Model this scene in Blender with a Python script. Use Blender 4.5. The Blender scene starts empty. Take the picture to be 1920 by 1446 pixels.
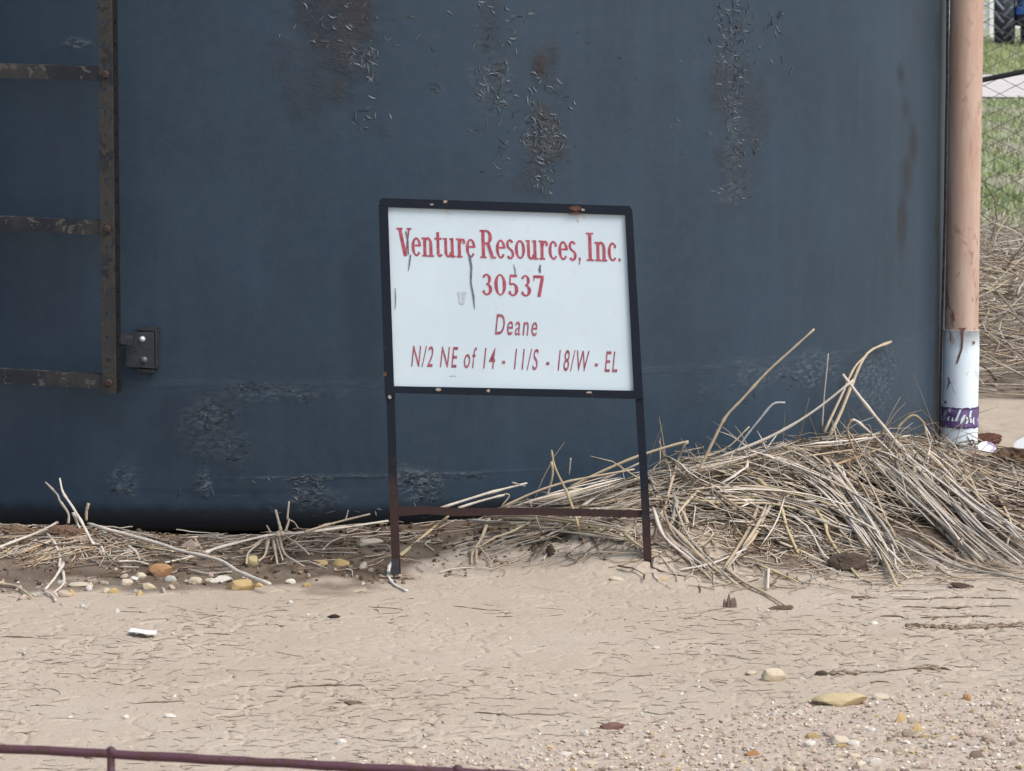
import bpy, bmesh, math, random
import numpy as np
from mathutils import Vector, Matrix

random.seed(7)
rng = np.random.default_rng(7)
scene = bpy.context.scene
COL = scene.collection
PI = math.pi

# ------------------------------------------------------------------ camera
F = 7380.0                      # focal length in pixels of the 1920 px wide photograph
CAMZ = 1.42
PITCH = math.atan(773.0 / F)
cam_d = bpy.data.cameras.new('camera')
cam = bpy.data.objects.new('camera', cam_d)
COL.objects.link(cam)
cam.location = (0, 0, CAMZ)
cam.rotation_euler = (PI / 2 - PITCH, 0, 0)
cam_d.sensor_width = 36.0
cam_d.lens = F / 1920.0 * 36.0
cam_d.clip_start = 0.1
cam_d.clip_end = 3000
cam_d.dof.use_dof = True
cam_d.dof.focus_distance = 9.5
cam_d.dof.aperture_fstop = 24
scene.camera = cam

# ------------------------------------------------------------------ world and sun (bright overcast)
SUN_EL, SUN_AZ = math.radians(52), math.radians(58)   # azimuth: from behind the camera towards its right
w = bpy.data.worlds.new('World')
scene.world = w
w.use_nodes = True
wn = w.node_tree
wn.nodes.clear()
sky = wn.nodes.new('ShaderNodeTexSky')
sky.sky_type = 'NISHITA'
sky.sun_disc = False
sky.sun_elevation = SUN_EL
sky.dust_density = 3.0
sky.air_density = 1.0
hs = wn.nodes.new('ShaderNodeHueSaturation')
hs.inputs['Saturation'].default_value = 0.80      # cloud cover greys the blue of the sky
bg = wn.nodes.new('ShaderNodeBackground')
bg.inputs['Strength'].default_value = 0.14
wo = wn.nodes.new('ShaderNodeOutputWorld')
wn.links.new(sky.outputs[0], hs.inputs['Color'])
wn.links.new(hs.outputs[0], bg.inputs['Color'])
wn.links.new(bg.outputs[0], wo.inputs['Surface'])
sun_d = bpy.data.lights.new('sun', 'SUN')
sun_d.energy = 1.5
sun_d.angle = math.radians(30)
sun_d.color = (1.0, 0.955, 0.9)
sun = bpy.data.objects.new('sun', sun_d)
COL.objects.link(sun)
to_sun = Vector((math.sin(SUN_AZ) * math.cos(SUN_EL), -math.cos(SUN_AZ) * math.cos(SUN_EL), math.sin(SUN_EL)))
sun.rotation_euler = to_sun.to_track_quat('Z', 'Y').to_euler()
sun.location = to_sun * 20
sky.sun_rotation = math.atan2(to_sun.x, to_sun.y)
vs = scene.view_settings
vs.view_transform = 'Standard'
vs.look = 'None'
vs.gamma = 1.0
vs.use_curve_mapping = False
vs.exposure = 0.6
scene.render.engine = 'CYCLES'
scene.cycles.max_bounces = 5
scene.cycles.diffuse_bounces = 3
scene.cycles.glossy_bounces = 2
scene.render.resolution_x, scene.render.resolution_y = 1024, 771

# ------------------------------------------------------------------ pixel <-> place helpers
CP, SP = math.cos(PITCH), math.sin(PITCH)
CAM = np.array([0.0, 0.0, CAMZ])
def ray(u, v):
    xc, yc = (u - 960.0) / F, -(v - 723.0) / F
    return np.array([xc, CP + yc * SP, -SP + yc * CP])
def at(u, v, Y):
    d = ray(u, v)
    return CAM + d * (Y / d[1])

R = 2.07                                    # tank radius
AX, AY = (503 - 960) / F * 12.07, 12.07     # tank axis
def tank_hit(u, v, rad=R):
    d = ray(u, v)
    a = d[0] ** 2 + d[1] ** 2
    b = -2 * (d[0] * AX + d[1] * AY)
    c = AX * AX + AY * AY - rad * rad
    q = b * b - 4 * a * c
    if q < 0: return None
    return CAM + d * ((-b - math.sqrt(q)) / (2 * a))
def tank_sz(u, v):
    p = tank_hit(u, v)
    while p is None: u -= 1; p = tank_hit(u, v)
    th = math.atan2(p[0] - AX, AY - p[1])
    return R * th, p[2]
def tank_pt(s, z, off=0.0):
    th = s / R
    return np.array([AX + (R + off) * math.sin(th), AY - (R + off) * math.cos(th), z])

# ------------------------------------------------------------------ noise and terrain
def hsh(ix, iy, seed):
    h = np.sin(ix * 127.1 + iy * 311.7 + seed * 74.7) * 43758.5453
    return h - np.floor(h)
def vnoise(x, y, seed=0):
    ix, iy = np.floor(x), np.floor(y)
    fx, fy = x - ix, y - iy
    fx = fx * fx * (3 - 2 * fx); fy = fy * fy * (3 - 2 * fy)
    a, b = hsh(ix, iy, seed), hsh(ix + 1, iy, seed)
    c, d = hsh(ix, iy + 1, seed), hsh(ix + 1, iy + 1, seed)
    return (a + (b - a) * fx) * (1 - fy) + (c + (d - c) * fx) * fy
def fbm(x, y, seed=0, o=4):
    s, a = 0, 0.5
    for k in range(o):
        s = s + a * (vnoise(x * 2 ** k, y * 2 ** k, seed + k) - 0.5)
        a *= 0.5
    return s
def sst(a, b, x):
    t = np.clip((x - a) / (b - a), 0, 1)
    return t * t * (3 - 2 * t)
def T(x, y):
    """ground height: flat dirt, a low bank round the tank's foot, a washed-out gap under its edge"""
    x = np.asarray(x, float); y = np.asarray(y, float)
    r = np.hypot(x - AX, y - AY) - R
    t = sst(-0.25, 0.4, x)
    h = (0.042 - 0.026 * np.exp(-((x + 0.74) / 0.20) ** 2) + 0.040 * t) * (1 - 0.6 * sst(1.0, 1.5, x)) * (0.8 + 0.9 * fbm(x * 3, y * 3, 11, 2))
    toe, top = 0.98 + 0.30 * t, 0.46 + 0.34 * t
    bank = h * (1 - sst(top, toe, r)) * sst(0.0, 0.14, r)
    gap = -(0.03 + 0.075 * sst(-0.5, -0.2, r)) * (1 - sst(0.04, 0.22, r)) * (1 - sst(0.2, 0.6, x))
    rough = np.clip(bank / 0.05, 0, 1) * (0.030 * fbm(x * 12, y * 12, 3, 3) + 0.016 * fbm(x * 45, y * 45, 5, 2))
    und = 0.02 * fbm(x * 0.9, y * 0.9, 21, 2)
    knoll = 0.036 * np.exp(-((x - 0.36) / 0.20) ** 2 - ((y - 9.46) / 0.20) ** 2)      # soil banked up at the sign's right foot
    return bank + gap + rough + und + knoll
def HEAP(x, y):
    x = np.asarray(x, float); y = np.asarray(y, float)
    r = np.hypot(x - AX, y - AY) - R
    hx = 0.115 * sst(0.05, 0.65, x) * (1 - 0.75 * sst(0.98, 1.40, x)) + 0.04 * sst(-0.15, 0.05, x) * (1 - sst(0.3, 0.7, x))
    return hx * np.exp(-((r - 0.38) / 0.36) ** 2)
YS = np.arange(6.0, 18.0, 0.004)
def hit(u, v, lift=0.0, heap=0.0):
    """first place where the line of sight meets the ground (or straw heap); None if the tank comes first"""
    d = ray(u, v)
    x = d[0] / d[1] * YS
    z = CAMZ + d[2] / d[1] * YS
    g = T(x, YS) + lift + (heap * HEAP(x, YS) if heap else 0)
    k = np.argmax(z < g)
    if z[k] >= g[k]: return None
    tp = tank_hit(u, v)
    if tp is not None and tp[1] < YS[k]: return None
    return np.array([x[k], YS[k], z[k]])

# ------------------------------------------------------------------ mesh builder
class MB:
    def __init__(s): s.v, s.f, s.c, s.uv = [], [], [], None
    def add(s, vs_, fs_, col=None):
        o = len(s.v)
        s.v.extend([tuple(map(float, p)) for p in vs_])
        s.f.extend([tuple(i + o for i in f) for f in fs_])
        s.c.extend([col or (1, 1, 1)] * len(vs_))
        return s
    def box(s, c, size, M=None, col=None):
        hx, hy, hz = size[0] / 2, size[1] / 2, size[2] / 2
        vv = [Vector((sx * hx, sy * hy, sz * hz)) for sx in (-1, 1) for sy in (-1, 1) for sz in (-1, 1)]
        if M is not None: vv = [M @ p for p in vv]
        vv = [p + Vector(c) for p in vv]
        return s.add(vv, [(0, 1, 3, 2), (4, 6, 7, 5), (0, 4, 5, 1), (2, 3, 7, 6), (0, 2, 6, 4), (1, 5, 7, 3)], col)
    def bar(s, a, b, w_, d_, side=None, col=None):
        """square bar between two points; w_ along side, d_ across"""
        a, b = Vector(a), Vector(b)
        t = (b - a).normalized()
        sd = Vector(side if side is not None else (1, 0, 0)); sd = (sd - t * sd.dot(t)).normalized()
        n = t.cross(sd)
        o = []
        for p in (a, b):
            for i, j in ((-1, -1), (1, -1), (1, 1), (-1, 1)):
                o.append(p + sd * i * w_ / 2 + n * j * d_ / 2)
        return s.add(o, [(0, 1, 2, 3), (7, 6, 5, 4), (0, 4, 5, 1), (1, 5, 6, 2), (2, 6, 7, 3), (3, 7, 4, 0)], col)
    def tube(s, pts, rad, sides=6, col=None, cap=True, flat=1.0):
        pts = [Vector(p) for p in pts]
        n = len(pts)
        if not hasattr(rad, '__len__'): rad = [rad] * n
        o = []
        up = None
        for i, p in enumerate(pts):
            t = (pts[min(i + 1, n - 1)] - pts[max(i - 1, 0)])
            if t.length < 1e-9: t = Vector((0, 0, 1))
            t.normalize()
            if up is None:
                up = Vector((0, 0, 1)) if abs(t.z) < 0.9 else Vector((1, 0, 0))
            up = (up - t * up.dot(t))
            if up.length < 1e-6: up = t.orthogonal()
            up.normalize()
            sd = t.cross(up)
            for k in range(sides):
                a = 2 * PI * k / sides
                o.append(p + (sd * math.cos(a) + up * math.sin(a) * flat) * rad[i])
        f = []
        for i in range(n - 1):
            for k in range(sides):
                k2 = (k + 1) % sides
                f.append((i * sides + k, i * sides + k2, (i + 1) * sides + k2, (i + 1) * sides + k))
        if cap:
            f.append(tuple(reversed(range(sides))))
            f.append(tuple((n - 1) * sides + k for k in range(sides)))
        return s.add(o, f, col)
    def lathe(s, prof, c, axis=(0, 0, 1), sides=24, col=None):
        """prof: list of (radius, height) along axis from c"""
        ax = Vector(axis).normalized()
        e1 = ax.orthogonal().normalized(); e2 = ax.cross(e1)
        o, f = [], []
        for r_, h in prof:
            for k in range(sides):
                a = 2 * PI * k / sides
                o.append(Vector(c) + ax * h + (e1 * math.cos(a) + e2 * math.sin(a)) * r_)
        for i in range(len(prof) - 1):
            for k in range(sides):
                k2 = (k + 1) % sides
                f.append((i * sides + k, i * sides + k2, (i + 1) * sides + k2, (i + 1) * sides + k))
        return s.add(o, f, col)
    def build(s, name, mat, parent=None, smooth=False, loc=None):
        me = bpy.data.meshes.new(name)
        vv = s.v
        if loc is not None:
            vv = [(p[0] - loc[0], p[1] - loc[1], p[2] - loc[2]) for p in vv]
        me.from_pydata(vv, [], s.f)
        at_ = me.attributes.new('col', 'FLOAT_COLOR', 'POINT')
        ca = np.ones((len(vv), 4), np.float32)
        ca[:, :3] = np.array(s.c, np.float32).reshape(-1, 3)
        at_.data.foreach_set('color', ca.ravel())
        if smooth: me.polygons.foreach_set('use_smooth', [True] * len(me.polygons))
        me.materials.append(mat)
        me.update()
        ob = bpy.data.objects.new(name, me)
        COL.objects.link(ob)
        if loc is not None: ob.location = loc
        if parent is not None: ob.parent = parent
        return ob
def tag(o, label=None, cat=None, group=None, kind=None):
    if label: o['label'] = label
    if cat: o['category'] = cat
    if group: o['group'] = group
    if kind: o['kind'] = kind
    return o
def thing(name, label, cat, loc=(0, 0, 0), group=None):
    o = bpy.data.objects.new(name, None)
    COL.objects.link(o)
    o.location = loc
    o.empty_display_size = 0.1
    return tag(o, label, cat, group)
def part(mb, name, mat, parent, smooth=False):
    """a part given in world coordinates under an unrotated, unscaled parent chain"""
    off = Vector((0, 0, 0)); q = parent
    while q is not None:
        off += q.location; q = q.parent
    ob = mb.build(name, mat, parent, smooth)
    ob.data.transform(Matrix.Translation(-off))
    return ob

# ------------------------------------------------------------------ materials
class NT:
    def __init__(s, name):
        s.m = bpy.data.materials.new(name); s.m.use_nodes = True
        s.t = s.m.node_tree; s.t.nodes.clear()
        s.out = s.t.nodes.new('ShaderNodeOutputMaterial')
        s.b = s.t.nodes.new('ShaderNodeBsdfPrincipled')
        s.t.links.new(s.b.outputs[0], s.out.inputs['Surface'])
        s._co = None
    def n(s, typ, **kw):
        x = s.t.nodes.new(typ)
        for k, v in kw.items(): setattr(x, k, v)
        return x
    def put(s, sock, val):
        if hasattr(val, 'is_output') or isinstance(val, bpy.types.NodeSocket): s.t.links.new(val, sock)
        elif isinstance(val, (tuple, list)):
            sock.default_value = (*val, 1.0) if len(val) == 3 and sock.type == 'RGBA' else val
        else: sock.default_value = val
    def math(s, op, a, b=0.0, c=0.0):
        x = s.n('ShaderNodeMath', operation=op)
        s.put(x.inputs[0], a); s.put(x.inputs[1], b); s.put(x.inputs[2], c)
        return x.outputs[0]
    def obj(s): return s.n('ShaderNodeTexCoord').outputs['Object']
    def vscale(s, vec, sc):
        x = s.n('ShaderNodeVectorMath', operation='MULTIPLY')
        s.put(x.inputs[0], vec); x.inputs[1].default_value = sc
        return x.outputs[0]
    def noise(s, vec, scale, detail=3, rough=0.5, dist=0.0):
        x = s.n('ShaderNodeTexNoise')
        s.put(x.inputs['Vector'], vec)
        x.inputs['Scale'].default_value = scale; x.inputs['Detail'].default_value = detail
        x.inputs['Roughness'].default_value = rough; x.inputs['Distortion'].default_value = dist
        return x.outputs['Fac']
    def step(s, v, a, b):
        x = s.n('ShaderNodeMapRange', interpolation_type='SMOOTHSTEP')
        s.put(x.inputs[0], v); x.inputs[1].default_value = a; x.inputs[2].default_value = b
        return x.outputs[0]
    def mix(s, f, a, b, mode='MIX'):
        x = s.n('ShaderNodeMix', data_type='RGBA', blend_type=mode)
        s.put(x.inputs[0], f); s.put(x.inputs[6], a); s.put(x.inputs[7], b)
        return x.outputs[2]
    def attr(s, name): 
        x = s.n('ShaderNodeAttribute'); x.attribute_name = name
        return x.outputs['Color']
    def bump(s, h, strength=0.5, dist=0.002):
        x = s.n('ShaderNodeBump')
        x.inputs['Strength'].default_value = strength; x.inputs['Distance'].default_value = dist
        s.put(x.inputs['Height'], h)
        s.t.links.new(x.outputs[0], s.b.inputs['Normal'])
    def set(s, **kw):
        for k, v in kw.items():
            s.put(s.b.inputs[{'col': 'Base Color', 'rough': 'Roughness', 'metal': 'Metallic', 'spec': 'Specular IOR Level'}[k]], v)
        return s.m

def mat_plain(name, c1, c2, scale=30, rough=0.7, bump=0.0, metal=0.0, spec=0.5):
    t = NT(name); o = t.obj()
    f = t.step(t.noise(o, scale, 4, 0.6), 0.3, 0.7)
    t.set(col=t.mix(f, c1, c2), rough=rough, metal=metal, spec=spec)
    if bump: t.bump(t.noise(o, scale * 3, 4), bump, 0.003)
    return t.m
def mat_rusty(name, paint, rust, amt=0.5, scale=25, rough=0.6, low=None):
    """painted steel with rust; low=(z0, z1): world heights between which bare rust takes over from the paint"""
    t = NT(name); o = t.n('ShaderNodeNewGeometry').outputs['Position']
    n1 = t.noise(o, scale, 5, 0.65); n2 = t.noise(o, scale * 4, 3)
    f = t.step(n1, 0.72 - 0.4 * amt, 0.80 - 0.4 * amt)
    if low:
        sep = t.n('ShaderNodeSeparateXYZ'); t.put(sep.inputs[0], o)
        zz = t.math('ADD', sep.outputs[2], t.math('MULTIPLY', t.math('SUBTRACT', n1, 0.5), 0.35))
        f = t.math('MAXIMUM', f, t.step(zz, low[0], low[1]))
    rc = t.mix(n2, rust, tuple(c * 0.5 for c in rust))
    t.set(col=t.mix(f, paint, rc), rough=t.math('MULTIPLY_ADD', f, 0.3, rough), spec=0.22)
    t.bump(t.math('ADD', t.math('MULTIPLY', f, 0.6), n2), 0.35, 0.002)
    return t.m
def mat_vcol(name, rough=0.75, var=0.35, scale=120, spec=0.25, bump=0.0):
    t = NT(name); o = t.obj()
    n = t.noise(o, scale, 3)
    k = t.math('MULTIPLY_ADD', n, var * 2, 1 - var)
    cmb = t.n('ShaderNodeCombineColor')
    for i in range(3): t.put(cmb.inputs[i], k)
    t.set(col=t.mix(1.0, t.attr('col'), cmb.outputs[0], 'MULTIPLY'), rough=rough, spec=spec)
    if bump: t.bump(n, bump, 0.003)
    return t.m

M = {}
M['straw'] = mat_vcol('dry_straw', 0.7, 0.3, 160)
M['stone'] = mat_vcol('stone', 0.85, 0.25, 90, 0.2, 0.4)
M['clod'] = mat_vcol('soil_clods', 0.95, 0.35, 120, 0.1, 0.5)
M['leaf'] = mat_vcol('grass_blades', 0.6, 0.3, 30)
M['frame'] = mat_rusty('sign_frame_paint', (0.006, 0.009, 0.016), (0.052, 0.028, 0.025), 0.20, 30, 0.45, low=(0.30, 0.14))
M['frame_r'] = mat_rusty('sign_leg_paint', (0.006, 0.009, 0.016), (0.055, 0.030, 0.027), 0.20, 30, 0.45, low=(0.20, 0.03))
M['panel_rust'] = mat_plain('rust_scab', (0.12, 0.055, 0.032), (0.06, 0.03, 0.02), 200, 0.9, 0.4)
M['chip'] = mat_plain('bare_chip', (0.38, 0.32, 0.29), (0.20, 0.14, 0.115), 300, 0.7)
M['rust'] = mat_plain('rusty_bolt', (0.060, 0.032, 0.026), (0.032, 0.020, 0.018), 150, 0.85, 0.5)
M['black'] = mat_plain('black_steel', (0.012, 0.015, 0.022), (0.03, 0.034, 0.042), 60, 0.4, 0.2)
M['rail_paint'] = mat_rusty('purple_brown_paint', (0.085, 0.038, 0.052), (0.10, 0.055, 0.045), 0.5, 60, 0.5)
M['conduit'] = mat_plain('weathered_grey_cable', (0.20, 0.21, 0.23), (0.10, 0.105, 0.115), 50, 0.5)
M['white_paper'] = mat_plain('white_paper', (0.80, 0.81, 0.82), (0.74, 0.75, 0.78), 80, 0.7)
M['lilac'] = mat_plain('lilac_print', (0.34, 0.20, 0.50), (0.52, 0.38, 0.66), 200, 0.6)
M['galv'] = mat_plain('galvanised_wire', (0.13, 0.135, 0.115), (0.075, 0.08, 0.07), 40, 0.55, 0, 0.3)
M['darkrod'] = mat_plain('dark_rod', (0.02, 0.02, 0.022), (0.035, 0.032, 0.03), 40, 0.5)
M['rubber'] = mat_plain('tyre_rubber', (0.018, 0.022, 0.032), (0.035, 0.04, 0.055), 6, 0.7)
M['blue'] = mat_plain('blue_paint', (0.03, 0.12, 0.42), (0.02, 0.08, 0.30), 4, 0.35)
M['darkblue'] = mat_plain('dark_chassis', (0.012, 0.016, 0.035), (0.03, 0.03, 0.045), 5, 0.5)
M['whitewood'] = mat_plain('white_boards', (0.84, 0.83, 0.81), (0.74, 0.73, 0.70), 3, 0.7)
M['road'] = mat_plain('pale_gravel_road', (0.60, 0.56, 0.53), (0.50, 0.46, 0.43), 1.5, 0.95)
M['rust_wash'] = mat_plain('rust_wash', (0.60, 0.60, 0.56), (0.54, 0.47, 0.38), 90, 0.6)
M['stain'] = mat_plain('dark_drip', (0.06, 0.08, 0.10), (0.15, 0.18, 0.20), 150, 0.6)
M['smudge'] = mat_plain('grey_smudge', (0.36, 0.41, 0.45), (0.50, 0.55, 0.58), 90, 0.7)
M['letter'] = mat_plain('faded_red_letters', (0.27, 0.028, 0.050), (0.42, 0.095, 0.13), 110, 0.55)
M['letter_d'] = mat_plain('faded_dark_red_letters', (0.20, 0.035, 0.060), (0.36, 0.11, 0.14), 110, 0.55)
def tape_mat():
    t = NT('worn_purple_tape'); o = t.n('ShaderNodeNewGeometry').outputs['Position']
    a = t.noise(o, 45, 3); b = t.noise(t.vscale(o, (55, 55, 30)), 1, 4, 0.6, 1.2)
    c = t.mix(t.step(a, 0.35, 0.65), (0.105, 0.066, 0.19), (0.17, 0.12, 0.26))
    c = t.mix(t.math('MULTIPLY', t.step(b, 0.57, 0.63), 0.8), c, (0.60, 0.60, 0.66))
    t.set(col=c, rough=0.6, spec=0.3)
    return t.m
M['purple'] = tape_mat()

def ladder_mat(name, worn, amt):
    t = NT(name); o = t.n('ShaderNodeNewGeometry').outputs['Position']
    n1 = t.noise(o, 34, 4, 0.6, 0.4); n2 = t.noise(o, 12, 3); n3 = t.noise(o, 160, 3)
    f = t.step(n1, 0.56 - amt, 0.60 - amt)
    base = t.mix(t.step(n2, 0.35, 0.65), (0.014, 0.017, 0.024), (0.04, 0.038, 0.036))
    wc = t.mix(n3, worn, tuple(c * 0.45 for c in worn))
    t.set(col=t.mix(f, base, wc), rough=0.65, spec=0.35)
    t.bump(t.math('ADD', f, t.math('MULTIPLY', n3, 0.5)), 0.5, 0.002)
    return t.m
M['rail'] = ladder_mat('ladder_rail_paint', (0.060, 0.055, 0.047), 0.10)
M['rung'] = ladder_mat('peeling_rung_paint', (0.115, 0.107, 0.094), 0.0)

def panel_mat():
    t = NT('sign_panel_enamel'); o = t.n('ShaderNodeNewGeometry').outputs['Position']
    a = t.noise(o, 4, 3); b = t.noise(t.vscale(o, (60, 60, 9)), 1, 4)
    c = t.mix(t.step(a, 0.35, 0.7), (0.555, 0.648, 0.69), (0.52, 0.61, 0.655))
    c = t.mix(t.math('MULTIPLY', t.step(b, 0.58, 0.8), 0.35), c, (0.60, 0.62, 0.60))
    d = t.noise(o, 38, 4, 0.6)
    c = t.mix(t.math('MULTIPLY', t.step(d, 0.60, 0.74), 0.30), c, (0.47, 0.48, 0.46))
    t.set(col=c, rough=0.5, spec=0.35)
    return t.m
M['panel'] = panel_mat()

def pipe_mat():
    t = NT('brown_pipe_paint'); o = t.n('ShaderNodeNewGeometry').outputs['Position']
    a = t.noise(t.vscale(o, (22, 22, 3)), 1, 4, 0.6); b = t.noise(t.vscale(o, (30, 30, 12)), 1, 4, 0.6, 1.0)
    c = t.mix(t.step(a, 0.35, 0.65), (0.44, 0.292, 0.222), (0.51, 0.378, 0.308))
    sep = t.n('ShaderNodeSeparateXYZ'); t.put(sep.inputs[0], o)
    low = t.step(sep.outputs[2], 0.75, 0.40)
    f = t.math('MULTIPLY', t.step(b, 0.55, 0.66), t.math('MULTIPLY_ADD', low, 0.6, 0.32))
    c = t.mix(f, c, (0.17, 0.075, 0.05))
    c = t.mix(t.math('MULTIPLY', t.step(t.math('ADD', sep.outputs[2], t.math('MULTIPLY', b, 0.06)), 0.405, 0.37), 0.8), c, (0.15, 0.055, 0.045))
    t.set(col=c, rough=0.55, spec=0.35)
    t.bump(b, 0.2, 0.003)
    return t.m
M['pipe'] = pipe_mat()
def wrap_mat():
    t = NT('white_wrap'); o = t.n('ShaderNodeNewGeometry').outputs['Position']
    a = t.noise(t.vscale(o, (14, 14, 10)), 1, 4); b = t.noise(t.vscale(o, (30, 30, 14)), 1, 4, 0.5, 1.5)
    c = t.mix(t.step(a, 0.4, 0.7), (0.71, 0.81, 0.88), (0.63, 0.73, 0.80))
    c = t.mix(t.math('MULTIPLY', t.step(b, 0.60, 0.68), 0.6), c, (0.40, 0.35, 0.29))
    t.set(col=c, rough=0.5, spec=0.4)
    t.bump(a, 0.25, 0.004)
    return t.m
M['wrap'] = wrap_mat()

def dirt_mat():
    t = NT('dry_cracked_dirt'); o = t.n('ShaderNodeNewGeometry').outputs['Position']
    a = t.noise(o, 1.3, 4, 0.55); b = t.noise(o, 9, 5, 0.6); g = t.noise(o, 220, 3, 0.6); p = t.noise(o, 70, 3, 0.5)
    c = t.mix(t.step(a, 0.3, 0.7), (0.405, 0.338, 0.262), (0.455, 0.390, 0.312))
    c = t.mix(t.math('MULTIPLY', t.step(b, 0.5, 0.75), 0.45), c, (0.335, 0.268, 0.205))
    c = t.mix(t.math('MULTIPLY', t.step(g, 0.35, 0.75), 0.35), c, (0.50, 0.42, 0.33))
    c = t.mix(t.math('MULTIPLY', t.step(p, 0.62, 0.72), 0.4), c, (0.27, 0.215, 0.165))
    # dark soil: the turned earth in the bank, and gap shade painted under the straw, carried on the mesh
    c = t.mix(t.attr('soil_shade'), c, t.mix(b, (0.135, 0.096, 0.066), (0.058, 0.042, 0.031)))
    c = t.mix(t.attr('pink'), c, t.mix(t.step(p, 0.3, 0.7), (0.40, 0.33, 0.265), (0.47, 0.395, 0.33)))
    t.set(col=c, rough=0.95, spec=0.1)
    t.bump(t.math('ADD', g, t.math('MULTIPLY', p, 1.5)), 0.55, 0.0035)
    return t.m
M['dirt'] = dirt_mat()
def field_mat():
    t = NT('field_grass'); o = t.n('ShaderNodeNewGeometry').outputs['Position']
    a = t.noise(t.vscale(o, (1, 0.25, 1)), 1.6, 4); b = t.noise(t.vscale(o, (9, 1.6, 9)), 1, 4); g = t.noise(t.vscale(o, (1, .3, 1)), 30, 3)
    c = t.mix(t.step(b, 0.35, 0.65), (0.27, 0.29, 0.18), (0.36, 0.365, 0.255))
    c = t.mix(t.step(a, 0.5, 0.62), c, (0.33, 0.315, 0.24))
    c = t.mix(t.math('MULTIPLY', g, 0.4), c, (0.13, 0.15, 0.07))
    t.set(col=c, rough=0.9, spec=0.1)
    return t.m
M['field'] = field_mat()

# stains and scuffs of the tank wall, and the sign's shadow painted left of it: (photo x, y, half width, half height, strength, raggedness)
STAIN_SHADE = {
 'brown': [(640, 60, 90, 150, .75, 1), (600, 130, 110, 80, .45, 1), (1020, 250, 42, 150, .8, 1), (1012, 130, 22, 40, 1, .6), (930, 60, 30, 110, .35, 1), (1370, 150, 75, 190, .55, 1),
           (1385, 330, 60, 90, .35, 1), (415, 850, 60, 70, .3, 1), (1000, 330, 40, 50, .5, 1)],
 'rust': [(672, 25, 16, 42, .35, .8), (1012, 128, 14, 22, .25, .8), (1018, 205, 20, 40, .2, .8)],
 'dark': [(1690, 140, 15, 30, .9, .3), (1698, 205, 15, 30, .9, .3), (1712, 270, 17, 60, 1, .25), (1700, 330, 21, 50, 1, .25), (1690, 410, 19, 75, 1, .3), (1755, 430, 12, 40, 1, .3),
          (1757, 60, 16, 70, .7, .6), (1752, 180, 10, 90, .6, .6), (330, 800, 160, 60, .35, 1), (1290, 640, 70, 90, .25, 1), (680, 620, 30, 170, .3, .8)],  # last patch paints the shadow the sign casts on the wall
 'scuff': [(680, 105, 40, 26, .22, .8), (930, 150, 50, 70, .18, .9), (1018, 260, 48, 60, .25, .9), (1374, 80, 48, 80, .22, .9), (1374, 230, 24, 90, .22, .8), (1372, 360, 46, 26, .2, .8),
           (575, 897, 55, 7, 1, .3), (580, 935, 50, 22, .75, .6), (790, 905, 55, 30, .8, .6), (700, 893, 330, 4, .5, .3), (385, 910, 20, 45, .8, .8), (400, 780, 45, 28, .35, .8), (228, 900, 25, 30, .55, .8),
           (145, 82, 26, 10, .9, .5), (1480, 700, 120, 40, .4, .8), (1640, 720, 80, 60, .35, .8), (420, 830, 60, 50, .22, 1), (560, 740, 120, 16, .4, .6)]}
def stain_shade_field(kind, s, z):
    wp = 1.5 * 1.6 * fbm(s * 9, z * 9, 300, 4) + 0.8 * 1.6 * fbm(s * 26, z * 26, 320, 3)
    out = np.zeros(s.shape)
    for u, v, ru, rv, a, rag in STAIN_SHADE[kind]:
        s0, z0 = tank_sz(u, v); k = max(0.12, math.cos(s0 / R - math.atan2(-AX, AY)))
        d = np.hypot((s - s0) * 738 * k / ru, (z - z0) * 738 / rv) + wp * rag
        out = np.maximum(out, a * (1 - sst(0.15, 1.25, d)))
    return out
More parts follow.
